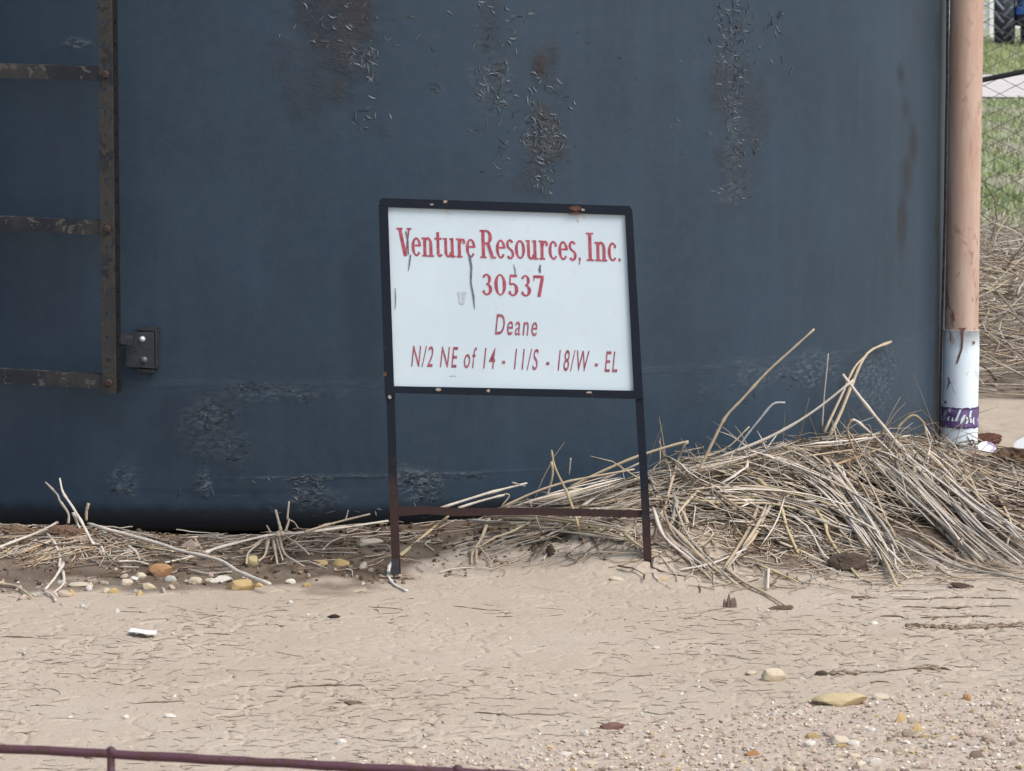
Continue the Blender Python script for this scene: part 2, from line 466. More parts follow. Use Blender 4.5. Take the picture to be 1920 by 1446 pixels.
def tank_mat():
    t = NT('weathered_dark_tank_paint')
    uvn = t.n('ShaderNodeUVMap'); uvn.uv_map = 'wrap'
    uv = uvn.outputs[0]
    sep = t.n('ShaderNodeSeparateXYZ'); t.put(sep.inputs[0], uv)
    wn2 = t.noise(uv, 26, 3, 0.6)
    st = t.noise(t.vscale(uv, (11, 1.1, 1)), 1, 3, 0.6)          # rain streaks
    cl = t.noise(uv, 2.2, 3, 0.55)
    fine = t.noise(uv, 150, 2)
    brown, rustc, dark, scr = (t.n('ShaderNodeAttribute') for _ in range(4))
    for nd, nm in ((brown, 'brown'), (rustc, 'rust'), (dark, 'dark'), (scr, 'scuff')): nd.attribute_name = nm
    brown, rustc, dark, scr = (q.outputs['Fac'] for q in (brown, rustc, dark, scr))
    base = t.mix(t.step(cl, 0.3, 0.7), (0.018, 0.036, 0.056), (0.024, 0.047, 0.073))
    base = t.mix(t.math('MULTIPLY', t.step(st, 0.45, 0.75), 0.32), base, (0.038, 0.066, 0.100))
    base = t.mix(t.math('MULTIPLY', t.step(wn2, 0.35, 0.7), 0.35), base, (0.034, 0.054, 0.076))
    c = t.mix(brown, base, t.mix(t.step(wn2, 0.4, 0.65), (0.019, 0.022, 0.027), (0.030, 0.029, 0.031)))
    c = t.mix(rustc, c, (0.046, 0.027, 0.023))
    c = t.mix(dark, c, (0.014, 0.021, 0.031))
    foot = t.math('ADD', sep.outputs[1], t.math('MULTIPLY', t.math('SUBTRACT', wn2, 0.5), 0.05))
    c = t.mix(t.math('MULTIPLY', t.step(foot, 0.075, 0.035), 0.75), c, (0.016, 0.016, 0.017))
    hb = t.noise(t.vscale(uv, (14, 120, 1)), 1, 3, 0.6)
    zr = tank_sz(480, 722)[1]
    ring = t.step(t.math('ABSOLUTE', t.math('SUBTRACT', sep.outputs[1], zr)), 0.030, 0.004)
    c = t.mix(t.math('MULTIPLY', t.math('MULTIPLY', ring, t.step(hb, 0.45, 0.7)), 0.35), c, (0.075, 0.098, 0.125))
    sn = t.noise(t.vscale(uv, (45, 110, 1)), 1, 3, 0.65, 0.6)
    c = t.mix(t.math('MULTIPLY', scr, t.step(sn, 0.46, 0.60)), c, (0.150, 0.175, 0.195))
    speck = t.noise(t.vscale(uv, (60, 38, 1)), 1, 2, 0.4, 0.8)
    c = t.mix(t.math('MULTIPLY', t.step(speck, 0.74, 0.79), 0.55), c, (0.012, 0.014, 0.018))
    c = t.mix(t.math('MULTIPLY', fine, 0.25), c, (0.026, 0.038, 0.052))
    both = t.math('MAXIMUM', brown, scr)
    t.set(col=c, rough=t.math('MULTIPLY_ADD', both, 0.25, 0.50), spec=0.32)
    rough_h = t.math('MULTIPLY', both, t.noise(uv, 70, 3, 0.65, 1.0))
    t.bump(t.math('ADD', t.math('MULTIPLY', rough_h, 1.6), t.math('ADD', t.math('MULTIPLY', fine, 0.12), t.math('MULTIPLY', wn2, 0.25))), 0.6, 0.004)
    return t.m
M['tank'] = tank_mat()
M['flake'] = mat_plain('lifted_paint_flake', (0.042, 0.060, 0.076), (0.120, 0.146, 0.166), 60, 0.6)
M['flake_d'] = mat_plain('dark_paint_flake', (0.022, 0.024, 0.028), (0.05, 0.05, 0.052), 60, 0.6)
# ================================================================== SETTING
def geo(a, b, n): return a * (b / a) ** (np.arange(1, n + 1) / n)
xs = np.concatenate([-geo(1.32, 400, 34)[::-1], np.arange(-1.32, 1.40, 0.0046), 1.40 + geo(0.03, 2.6, 40), geo(4.2, 400, 26)])
ys = np.concatenate([-geo(2, 200, 8)[::-1], np.linspace(-1.5, 6.3, 14), np.arange(6.45, 9.2, 0.0042), np.arange(9.2, 9.9, 0.007), np.arange(9.9, 12.4, 0.02),
                     np.arange(12.4, 19.0, 0.06), geo(19.0, 900, 60)])
GX, GY = np.meshgrid(xs, ys)
GZ = T(GX, GY)
fine = (GX > -1.5) & (GX < 1.6) & (GY > 6.4) & (GY < 11.0)
fx, fy = GX[fine], GY[fine]
def voro(x, y, s, seed):
    wx = x + 0.35 * s * (fbm(x / s * 1.3, y / s * 1.3, seed + 50, 3)) * 2
    wy = y + 0.35 * s * (fbm(x / s * 1.3, y / s * 1.3, seed + 60, 3)) * 2
    cx, cy = np.floor(wx / s), np.floor(wy / s)
    f1 = np.full(x.shape, 9.0); f2 = f1.copy(); rid = np.zeros(x.shape); dx1 = rid.copy(); dy1 = rid.copy()
    for i in (-1, 0, 1):
        for j in (-1, 0, 1):
            px = (cx + i + 0.1 + 0.8 * hsh(cx + i, cy + j, seed)) * s
            py = (cy + j + 0.1 + 0.8 * hsh(cx + i, cy + j, seed + 1)) * s
            d = np.hypot(wx - px, wy - py)
            n1 = d < f1
            f2 = np.where(n1, f1, np.minimum(f2, d))
            rid = np.where(n1, hsh(cx + i, cy + j, seed + 2), rid)
            dx1 = np.where(n1, wx - px, dx1); dy1 = np.where(n1, wy - py, dy1)
            f1 = np.where(n1, d, f1)
    return f2 - f1, rid, dx1, dy1
r_f = np.hypot(fx - AX, fy - AY) - R
bankf = np.clip((T(fx, fy)) / 0.05, 0, 1) * (1 - sst(1.0, 1.4, r_f))
flat = 1 - 0.8 * bankf
det = np.zeros(fx.shape)
gravel_m = sst(-0.18, 0.15, (fx - 0.10) * 0.55 - (fy - 7.22) + 0.14 * fbm(fx * 4, fy * 4, 31, 3))   # gravelly corner, near right
for s, seed, amp, cov in ((0.085, 100, 1.0, 0.50), (0.045, 200, 0.6, 0.52), (0.19, 300, 1.1, 0.46)):
    e, rid, dx, dy = voro(fx, fy, s, seed)
    m = sst(cov - 0.06, cov + 0.10, 0.5 + fbm(fx * 3.1 / (s / 0.085), fy * 1.7 / (s / 0.085), seed + 9, 3) * 1.2 + 0.10 * sst(8.9, 7.6, fy))
    m2 = sst(0.42, 0.56, 0.5 + fbm(fx * 13, fy * 7, seed + 19, 3) * 1.3)
    crack = np.exp(-(e / 0.0045) ** 2)
    lip = np.exp(-(e / (0.10 * s + 0.004))) * np.clip(-dy / (0.35 * s), -0.8, 1)      # near edges of the flakes curl up
    tilt = ((rid - 0.5) * dx + (hsh(rid * 99, rid * 37, 5) - 0.5) * dy) / s
    det += amp * (m * m2 * (-0.0050 * crack) + m * 0.0003 * tilt) * flat * (1 - 0.85 * gravel_m)
det += 0.0022 * fbm(fx * 30, fy * 30, 71, 3) + 0.003 * fbm(fx * 7, fy * 7, 72, 2)
det += gravel_m * 0.010 * fbm(fx * 60, fy * 60, 75, 3)
GZ[fine] += det * (1 - sst(10.3, 10.9, fy))
GZ[GY > 40] -= 0.02
soil_shade = np.zeros(GX.shape); pink = np.zeros(GX.shape)
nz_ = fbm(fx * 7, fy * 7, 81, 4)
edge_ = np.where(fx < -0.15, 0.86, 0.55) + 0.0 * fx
edge_ = 1.0 - 0.50 * sst(-0.35, -0.05, fx) + 0.66 * sst(0.25, 0.6, fx)  # last term extends the dark soil to paint shade between the heap's stalks
soil_shade[fine] = np.clip((1 - sst(-0.12, 0.12, r_f - edge_ + 0.55 * nz_)) * (0.88 + 0.6 * nz_), 0, 0.97)
soil_shade[(GY > 12.9) & (GY < 18.8) & (GX > 0.6) & (GX < 5)] = 0.6  # shade of the straw bed's gaps, painted into the soil colour
pink[fine] = gravel_m * 0.8
nr, nc = GX.shape
me = bpy.data.meshes.new('ground')
me.vertices.add(nr * nc)
me.vertices.foreach_set('co', np.stack([GX, GY, GZ], -1).astype(np.float32).ravel())
idx = np.arange(nr * nc).reshape(nr, nc)
quads = np.stack([idx[:-1, :-1], idx[:-1, 1:], idx[1:, 1:], idx[1:, :-1]], -1).reshape(-1, 4)
me.loops.add(quads.size)
me.loops.foreach_set('vertex_index', quads.ravel().astype(np.int32))
me.polygons.add(len(quads))
me.polygons.foreach_set('loop_start', np.arange(0, quads.size, 4, dtype=np.int32))
me.polygons.foreach_set('use_smooth', np.ones(len(quads), bool))
for nm, arr in (('soil_shade', soil_shade), ('pink', pink)):
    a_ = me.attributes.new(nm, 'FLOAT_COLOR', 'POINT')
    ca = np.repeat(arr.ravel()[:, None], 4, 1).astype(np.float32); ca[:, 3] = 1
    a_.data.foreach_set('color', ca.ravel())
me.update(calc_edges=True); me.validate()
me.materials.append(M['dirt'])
ground = bpy.data.objects.new('ground', me); COL.objects.link(ground)
tag(ground, 'pale tan dry cracked dirt ground around the tank', kind='structure')

# curled-up edges of the drying mud: thin flakes lifted on their near side, with a real gap under them
def gz_at(x, y):
    i = int(np.clip(np.searchsorted(ys, y), 1, len(ys) - 1)); j = int(np.clip(np.searchsorted(xs, x), 1, len(xs) - 1))
    return float(GZ[i, j] + GZ[i - 1, j - 1] + GZ[i, j - 1] + GZ[i - 1, j]) / 4
curls = MB()
def curl_line(path, lift, depth):
    n = len(path); near, mid, back = [], [], []
    for i, (x, y) in enumerate(path):
        k = 0.35 + 0.65 * abs(math.sin(PI * i / (n - 1))) ** 0.6 if n > 2 else 0.5
        k *= random.uniform(0.6, 1.2)
        x1, y1 = path[max(0, i - 1)]; x2, y2 = path[min(n - 1, i + 1)]
        l = math.hypot(x2 - x1, y2 - y1) + 1e-6
        nx_, ny_ = -(y2 - y1) / l, (x2 - x1) / l            # across the crack, away from the camera
        g0 = gz_at(x, y)
        near.append((x, y, g0 + lift * k + 0.0004))
        mx, my = x + nx_ * depth * 0.35, y + ny_ * depth * 0.35
        bx_2, by_2 = x + nx_ * depth, y + ny_ * depth
        mid.append((mx, my, gz_at(mx, my) + lift * k * 0.62 + 0.0003))
        back.append((bx_2, by_2, gz_at(bx_2, by_2) - 0.0012))
    low = [(p[0], p[1] + 0.0012, p[2] - 0.60 * (p[2] - gz_at(p[0], p[1]))) for p in near]      # the broken front edge of the flake
    curls.add(low + near, [(i, i + 1, n + i + 1, n + i) for i in range(n - 1)])
    curls.add(near + mid + back, [(i, i + 1, n + i + 1, n + i) for i in range(n - 1)] + [(n + i, n + i + 1, 2 * n + i + 1, 2 * n + i) for i in range(n - 1)])
def walk(x, y, L, step=0.006):
    a = random.gauss(0, 0.7); p = [(x, y)]; hold = 0
    for _ in range(max(4, int(L / step))):
        hold -= 1
        if hold < 0:
            hold = random.randint(1, 4)
            a = random.gauss(0, 0.45) if random.random() < 0.6 else random.choice((-1, 1)) * random.uniform(0.9, 1.45)
        b = a + random.gauss(0, 0.25)
        x += math.cos(b) * step; y += math.sin(b) * step
        p.append((x, y))
    return p
# a broken honeycomb of cracks: jittered cells, only some of their sides open
def crack_net(cell, seed, keep):
    hx, hy = cell * math.sqrt(3), cell * 1.5
    def vert(i, j, top):
        x = (i + 0.5 * (j % 2)) * hx; y = j * hy + (cell * 0.5 if top else -cell * 0.5)
        k = i * 7.3 + j * 13.7 + (0.5 if top else 0)
        f = lambda s_: float(hsh(np.array(k), np.array(i * 1.0 - j), seed + s_)) - 0.5
        return (x + 1.05 * cell * f(0), 6.6 + y + 1.05 * cell * f(1))
    for j in range(int(2.75 / hy)):
        for i in range(int(-1.3 / hx), int(1.3 / hx) + 1):
            p0 = vert(i, j, True); d = j % 2
            for q in (vert(i, j, False), vert(i + d, j + 1, False), vert(i + d - 1, j + 1, False)):
                a, b = (p0, q) if p0[0] < q[0] else (q, p0)
                x, y = (a[0] + b[0]) / 2, (a[1] + b[1]) / 2
                if abs(x) > 0.137 * y + 0.03 or y > 9.3: continue
                dn = 0.5 + float(fbm(np.array(x * 2.4), np.array(y * 1.6), 61, 3)) * 1.4 + 0.16 * float(sst(8.7, 7.4, y)) - 0.22 * float(sst(8.6, 9.0, y))
                if random.random() > keep * float(sst(0.30, 0.80, dn)): continue
                if (x - 0.10) * 0.55 - (y - 7.22) > -0.02 and random.random() < 0.9: continue
                L = math.hypot(b[0] - a[0], b[1] - a[1]); n = max(4, int(L / 0.006))
                t0, t1 = (0, 1) if random.random() < 0.6 else (random.uniform(0, 0.4), random.uniform(0.6, 1))
                pth = []
                w0 = random.uniform(-1, 1) * 0.12 * L
                for k in range(n + 1):
                    f_ = t0 + (t1 - t0) * k / n
                    off = w0 * math.sin(PI * f_) + random.gauss(0, 0.0014)
                    pth.append((a[0] + (b[0] - a[0]) * f_ - (b[1] - a[1]) / L * off, a[1] + (b[1] - a[1]) * f_ + (b[0] - a[0]) / L * off))
                pth.sort(key=lambda p_: p_[0]) if abs(b[0] - a[0]) > abs(b[1] - a[1]) else None
                curl_line(pth, 0.0005 + 0.0014 * random.random() ** 2, random.uniform(0.007, 0.014))
crack_net(0.040, 400, 0.55); crack_net(0.024, 500, 0.22)
for pts, lf in (([(1540, 1266), (1620, 1262), (1680, 1258), (1740, 1250), (1790, 1256)], 0.012), ([(1690, 1138), (1780, 1142), (1860, 1137), (1919, 1139)], 0.009), ([(1650, 1156), (1740, 1160), (1830, 1157), (1919, 1160)], 0.010),
                ([(1700, 1172), (1790, 1177), (1880, 1172), (1919, 1175)], 0.012), ([(1600, 1120), (1700, 1124), (1800, 1120), (1919, 1124)], 0.007), ([(250, 1322), (330, 1318), (400, 1316)], 0.006), ([(540, 1290), (610, 1288), (700, 1287)], 0.006),
                ([(890, 1340), (960, 1344), (1040, 1340)], 0.006), ([(0, 1192), (60, 1196), (110, 1192)], 0.006), ([(690, 1138), (760, 1142)], 0.004), ([(850, 1138), (900, 1144), (960, 1148)], 0.005), ([(1615, 1290), (1630, 1280), (1680, 1281)], 0.004)):
    q = [hit(u, v) for u, v in pts]; dense = []
    for a_, b_ in zip(q[:-1], q[1:]):
        m_ = max(2, int(np.hypot(*(b_ - a_)[:2]) / 0.008))
        for i in range(m_):
            p_ = a_ + (b_ - a_) * i / m_; dense.append((p_[0], p_[1] + 0.05 * float(fbm(np.array(p_[0] * 9), np.array(p_[1] * 3), 66, 3))))
    i = 0
    while i < len(dense) - 4:
        m_ = random.randint(5, 14); curl_line(dense[i:i + m_], lf * random.uniform(0.3, 0.75), random.uniform(0.02, 0.04)); i += m_ + random.choice((-1, 0, 1, 3))
co_ = curls.build('mud_curls', M['dirt'], None, True)
tag(co_, 'thin curled edges of drying mud on the cracked ground', kind='stuff')

def sheet(name, x0, x1, y0, y1, z, nx, ny, mat, label, rag=0.0):
    mb = MB(); vv = []; ff = []
    for j in range(ny + 1):
        for i in range(nx + 1):
            x = x0 + (x1 - x0) * i / nx; y = y0 + (y1 - y0) * j / ny
            if rag and (j == 0 or j == ny): y += rag * float(fbm(np.array(x * 1.7), np.array(j * 3.3), 5, 3))
            vv.append((x, y, z + float(T(x, y)) * (1 if y < 40 else 1)))
    for j in range(ny):
        for i in range(nx):
            a = j * (nx + 1) + i
            ff.append((a, a + 1, a + nx + 2, a + nx + 1))
    mb.add(vv, ff)
    ob = mb.build(name, mat, smooth=True)
    return tag(ob, label, kind='structure')
sheet('grass_field', -30, 60, 17.6, 240, 0.012, 120, 160, M['field'], 'green weedy grass field beyond the fence', 1.2)
sheet('gravel_road', -30, 60, 44.5, 54.5, 0.030, 120, 8, M['road'], 'pale gravel road crossing the field behind the fence', 0.5)

# ================================================================== TANK
tank = thing('storage_tank', 'large dark blue-black weathered steel storage tank behind the sign', 'tank', (AX, AY, 0))
zr = tank_sz(480, 722)[1]
prof = [(R - 0.30, -0.012), (R - 0.10, -0.013), (R - 0.055, -0.011), (R - 0.032, -0.005), (R - 0.014, 0.010), (R - 0.004, 0.034), (R, 0.06), (R, 0.074)]
prof += [(R, z) for z in np.arange(0.086, zr - 0.012, 0.006)] + [(R + 0.0003, zr - 0.005), (R + 0.0006, zr), (R + 0.0003, zr + 0.005)]
prof += [(R, z) for z in np.arange(zr + 0.012, 1.62, 0.006)] + [(R, z) for z in np.linspace(1.7, 4.6, 20)]
th = np.concatenate([np.linspace(-PI, -1.32 / R, 130)[:-1], np.arange(-1.32, 2.95, 0.0062) / R, np.linspace(2.955 / R, PI, 100)])
NS = len(th) - 1
pv, puv = [], []
for rr, zz in prof:
    dent = 0.0022 * fbm(np.cos(th) * 5 + 9, np.sin(th) * 5 + zz * 2.3, 91, 2) * 2 + 0.0008 * fbm(np.cos(th) * 19, np.sin(th) * 19 + zz * 9, 95, 2)
    q = rr + (dent if zz > 0.1 else 0)
    pv.append(np.stack([q * np.sin(th), -q * np.cos(th), np.full(NS + 1, zz)], -1))
    puv.append(np.stack([R * th, np.full(NS + 1, zz)], -1))
pv = np.concatenate(pv); puv = np.concatenate(puv)
ii = np.arange(len(prof) * (NS + 1)).reshape(len(prof), NS + 1)
tq = np.stack([ii[:-1, :-1], ii[:-1, 1:], ii[1:, 1:], ii[1:, :-1]], -1).reshape(-1, 4)
sm = bpy.data.meshes.new('shell')
sm.vertices.add(len(pv)); sm.vertices.foreach_set('co', pv.astype(np.float32).ravel())
sm.loops.add(tq.size); sm.loops.foreach_set('vertex_index', tq.ravel().astype(np.int32))
sm.polygons.add(len(tq)); sm.polygons.foreach_set('loop_start', np.arange(0, tq.size, 4, dtype=np.int32))
sm.update(calc_edges=True)
uvl = sm.uv_layers.new(name='wrap')
uvl.data.foreach_set('uv', puv[tq.ravel()].astype(np.float32).ravel())
sm.polygons.foreach_set('use_smooth', np.ones(len(tq), bool))
inv = (puv[:, 0] > -1.4) & (puv[:, 1] < 1.7)
for kind in STAIN_SHADE:
    f_ = np.zeros(len(pv), np.float32); f_[inv] = stain_shade_field(kind, puv[inv, 0], puv[inv, 1])
    a_ = sm.attributes.new(kind, 'FLOAT', 'POINT'); a_.data.foreach_set('value', f_)
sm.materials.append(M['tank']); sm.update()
shell = bpy.data.objects.new('shell', sm); COL.objects.link(shell); shell.parent = tank
roof = MB(); roof.lathe([(R + 0.03, 4.57), (R + 0.03, 4.62), (R * 0.5, 4.85), (0.25, 5.0), (0.01, 5.0)], (AX, AY, 0), sides=64)
part(roof, 'roof', M['black'], tank)
floor_ = MB(); floor_.lathe([(R - 0.302, -0.0122), (0.001, -0.0122)], (AX, AY, 0), sides=64)
part(floor_, 'bottom_plate', M['black'], tank)

# lifted curls of paint, too small to pick apart
def flakes(mb, u, v, ru, rv, n, horiz=0.3, lmin=9, lmax=26):
    for _ in range(n):
        a, q = random.uniform(0, 2 * PI), math.sqrt(random.random())
        uu, vv = u + ru * q * math.cos(a), v + rv * q * math.sin(a)
        if tank_hit(uu, vv) is None: continue
        s0, z0 = tank_sz(uu, vv)
        ang = random.gauss(0, 0.5 if horiz < 0.5 else 0.22) if random.random() < horiz else random.uniform(0, PI)
        L = random.uniform(lmin, lmax) / 738 * (0.6 + 0.4 * random.random()); k = random.uniform(-1.3, 1.3); wd = random.uniform(0.6, 1.7) / 738
        lift = random.uniform(0.0006, 0.0022)
        top, bot = [], []
        N_ = 5
        for i in range(N_ + 1):
            f_ = i / N_ - 0.5
            aa = ang + k * f_
            cx_ = L * f_ * math.cos(ang) - L * k * 0.22 * (1 - 4 * f_ * f_) * math.sin(ang)
            cz_ = L * f_ * math.sin(ang) + L * k * 0.22 * (1 - 4 * f_ * f_) * math.cos(ang)
            ww = wd * (1 - 3.2 * f_ * f_)
            nx_, nz_ = -math.sin(aa), math.cos(aa)
            bot.append(tank_pt(s0 + cx_ - nx_ * ww, z0 + cz_ - nz_ * ww, 0.0006))
            top.append(tank_pt(s0 + cx_ + nx_ * ww, z0 + cz_ + nz_ * ww, 0.0006 + lift * (1 - 2.5 * f_ * f_)))
        mb.add(bot + top, [(i, i + 1, N_ + 2 + i, N_ + 1 + i) for i in range(N_)])
fl, fd = MB(), MB()
for spec in ((680, 105, 32, 22, 26), (672, 30, 35, 35, 8), (610, 45, 60, 40, 5), (690, 135, 20, 20, 4), (700, 225, 40, 25, 6),
             (935, 25, 60, 35, 12), (935, 85, 45, 40, 10), (925, 140, 38, 22, 18), (930, 185, 40, 22, 16), (950, 240, 60, 40, 8), (930, 300, 30, 40, 6),
             (1018, 170, 36, 40, 14), (1015, 225, 34, 22, 14), (1018, 262, 42, 26, 34), (1020, 300, 30, 25, 16), (1015, 345, 26, 24, 14),
             (1375, 30, 40, 32, 26), (1365, 65, 36, 26, 26), (1378, 115, 44, 30, 26), (1376, 150, 30, 20, 10), (1372, 205, 16, 45, 26), (1375, 270, 14, 40, 12),
             (1400, 275, 30, 20, 8), (1372, 325, 34, 24, 6), (1370, 365, 45, 20, 9), (1450, 60, 30, 60, 8), (1420, 30, 60, 30, 6),
             (1000, 160, 500, 160, 26), (700, 60, 220, 60, 8), (820, 165, 20, 8, 4), (580, 895, 36, 3, 16), (585, 925, 36, 22, 22),
             (790, 892, 40, 4, 16), (795, 905, 40, 5, 14), (805, 920, 34, 5, 10), (800, 936, 28, 6, 6), (400, 775, 40, 22, 16), (425, 840, 40, 30, 8), (385, 905, 14, 40, 10),
             (230, 905, 22, 24, 6), (860, 893, 60, 3, 6), (470, 925, 140, 30, 10), (1500, 740, 150, 40, 10), (500, 725, 90, 8, 14), (560, 740, 60, 10, 8), (740, 960, 300, 12, 14)):
    u, v, ru, rv, n = spec
    flakes(fl, u, v, ru, rv, int(n * 1.4), 0.9 if v > 600 else 0.3)
    flakes(fd, u, v + 3, ru, rv, n // 3 + 1, 0.8 if v > 600 else 0.25)
def wavy(u0, u1, v, amp, per, wpx, ph):          # pale scraped lines along the foot of the wall
    n = 26; up_, lo_ = [], []
    for i in range(n + 1):
        u = u0 + (u1 - u0) * i / n; vv = v + amp * math.sin(2 * PI * (u - u0) / per + ph) + random.uniform(-.6, .6)
        ww = wpx * random.uniform(0.3, 1.0) * (0.3 + 0.7 * math.sin(PI * i / n))
        s_, z_ = tank_sz(u, vv - ww / 2); up_.append(tank_pt(s_, z_, 0.0012)); s_, z_ = tank_sz(u, vv + ww / 2); lo_.append(tank_pt(s_, z_, 0.0008))
    fl.add(lo_ + up_, [(i, i + 1, n + 2 + i, n + 1 + i) for i in range(n)])
for q_ in ((532, 618, 897, 1.5, 30, 7, 0), (545, 600, 903, 1.5, 22, 4, 1), (552, 600, 920, 2.5, 18, 3.5, 2), (560, 602, 932, 3, 17, 3, 0), (565, 600, 944, 2, 15, 3, 1),
           (750, 826, 890, 3, 24, 5, 0), (752, 830, 900, 3, 26, 5, 2), (762, 832, 911, 3, 24, 5, 1), (785, 835, 923, 3, 22, 4, 0), (795, 832, 935, 2.5, 18, 3, 2), (840, 900, 890, 1, 40, 3, 0), (640, 720, 893, 1, 40, 2.5, 0)):
    wavy(*q_)
o = part(fl, 'paint_flakes', M['flake'], tank); tag(o, 'pale curls of lifted paint in vertical bands', kind='stuff')
o = part(fd, 'dark_paint_flakes', M['flake_d'], tank); tag(o, 'dark blisters of lifted paint', kind='stuff')

# ================================================================== LADDER
yl = tank_hit(205, 430)[1] - 0.15
lp0 = at(204, 720, yl)
ladder = thing('tank_ladder', 'worn steel ladder of perforated angle iron hung on the tank side', 'ladder', tuple(lp0))
LT = Vector((1, -0.28, 0)).normalized()          # along the rungs
LN = Vector((0, 0, 1)).cross(LT)                # away from the tank is -LN
LN = LN if LN.y < 0 else -LN
z0l, z1l = at(204, 738, yl)[2], 4.9
def angle_rail(cx, outward):
    """perforated angle iron: a holed face towards the camera and a flange running back to the tank"""
    mbs = (MB(), MB())
    W, TH, P = 0.036, 0.005, 0.0565
    nseg = int((z1l - z0l) / P)
    f0 = Vector((cx[0], cx[1], 0))
    def pt(a, b, z): p = f0 + LT * a + LN * b; return Vector((p.x, p.y, z))
    for side in (0, 1):
        for k in range(nseg):
            za, zb = z0l + k * P, z0l + (k + 1) * P
            zc = (za + zb) / 2
            hr = 0.0058 if side == 0 else 0.0045
            ring_o = [(-1, -1), (0, -1), (1, -1), (1, 0), (1, 1), (0, 1), (-1, 1), (-1, 0)]
            vv = []
            for b in (0, 1):
                for ox, oz in ring_o:
                    vv.append((ox * W / 2, b, zc + oz * P / 2))
                for ox, oz in ring_o:
                    l = math.hypot(ox, oz)
                    vv.append((ox / l * hr, b, zc + oz / l * hr * (1.0 if k % 3 else 1.5)))
            P3 = []
            for a, b, z in vv:
                if side == 0: P3.append(pt(a, -b * TH, z))
                else: P3.append(pt(outward * (W / 2 - b * TH), -TH * 1.01 - (a + W / 2), z))
            ff = []
            for q in range(8):
                q2 = (q + 1) % 8
                ff += [(q, q2, 8 + q2, 8 + q), (16 + q2, 16 + q, 24 + q, 24 + q2), (8 + q, 8 + q2, 24 + q2, 24 + q)]
                if q in (2, 3, 6, 7): ff.append((q2, q, 16 + q, 16 + q2))
            mbs[side].add(P3, ff)
    return mbs
M['flange_shade'] = mat_plain('shaded_flange_black', (0.006, 0.007, 0.009), (0.012, 0.012, 0.013), 40, 0.85, 0.2, 0, 0.15)  # near-black colour puts the flange's shade into its paint
rc = Vector(lp0)
railL = rc - LT * 0.40
for e_, o_ in ((rc, 1), (railL, -1)):
    face_, flange_ = angle_rail(e_, o_)
    part(face_, 'side_rail', M['rail'], ladder); part(flange_, 'rail_flange', M['flange_shade'], ladder)
zs = [at(204, 140 + 289 * k, yl)[2] for k in range(3)]
dz = zs[0] - zs[1]
for zz in [zs[2], zs[1]] + [zs[0] + dz * k for k in range(0, 8)]:
    mb = MB()
    a = Vector((rc.x, rc.y, zz + 0.001)) - LN * 0.008 - LT * 0.019
    b = Vector((railL.x, railL.y, zz + 0.010)) - LN * 0.008 + LT * 0.019
    H_ = 0.036
    mb.bar(a, b, H_, 0.005, (0, 0, 1))
    up = Vector((0, 0, H_ / 2 - 0.0025))
    mb.bar(a + up - LN * 0.0175, b + up - LN * 0.0175, 0.005, 0.030, (0, 0, 1))
    part(mb, 'rung', M['rung'], ladder)
    for e, zo in ((rc, 0), (railL, 0.01)):
        bt = MB(); c = Vector((e.x, e.y, zz + zo)) + LN * 0.0005
        bt.lathe([(0.0, 0.008), (0.007, 0.0075), (0.0095, 0.005), (0.0105, 0.0)], c, LN, 8)
        part(bt, 'bolt', M['rust'], ladder)
# stand-off bracket bolted to the tank wall
def on_tank(u, v, off): 
    s, z = tank_sz(u, v); return Vector(tank_pt(s, z, off))
br = MB()
g = [[on_tank(u, v, o_) for u, v in ((241, 622), (292, 620), (293, 689), (240, 685))] for o_ in (-0.01, 0.030)]
br.add(g[0] + g[1], [(4, 5, 6, 7), (3, 2, 1, 0), (0, 1, 5, 4), (1, 2, 6, 5), (2, 3, 7, 6), (3, 0, 4, 7)])
M['plate'] = mat_plain('bracket_plate', (0.030, 0.040, 0.052), (0.018, 0.022, 0.030), 40, 0.4, 0.3)
bp = part(br, 'bracket', M['plate'], ladder)
for q_ in (((262, 611), (296, 612), (296, 619), (262, 618)), ((293, 619), (297.5, 619), (298, 690), (294, 690)), ((262, 690), (294, 692), (293, 697.5), (262, 696))):
    hb_ = MB(); gq = [[on_tank(u, v, o_) for u, v in q_] for o_ in (-0.005, 0.022)]
    hb_.add(gq[0] + gq[1], [(4, 5, 6, 7), (3, 2, 1, 0), (0, 1, 5, 4), (1, 2, 6, 5), (2, 3, 7, 6), (3, 0, 4, 7)]); part(hb_, 'bracket_edge', M['black'], ladder)
arm = MB(); arm.bar(on_tank(252, 636, 0.045), Vector((rc.x, rc.y, at(204, 636, yl)[2])) - LN * 0.030 + LT * 0.016, 0.028, 0.012, (0, 0, 1))
part(arm, 'bracket_arm', M['black'], ladder)
nrm = (on_tank(270, 650, 0.1) - on_tank(270, 650, 0)).normalized()
for (u, v), r_, mt in (((271, 634), 0.0075, 'bolt_bright'), ((274, 673), 0.0095, 'bolt_grey')):
    if mt not in M: M[mt] = mat_plain(mt, *(((0.62, 0.62, 0.64), (0.5, 0.5, 0.52)) if mt == 'bolt_bright' else ((0.10, 0.115, 0.13), (0.06, 0.07, 0.08))), 90, 0.35, 0, 0.2)
    b_ = MB(); b_.lathe([(0.0, 0.010), (r_ * 0.6, 0.009), (r_, 0.005), (r_ * 1.05, 0.0)], on_tank(u, v, 0.029), nrm, 10)
    part(b_, 'bolt', M[mt], ladder, True)

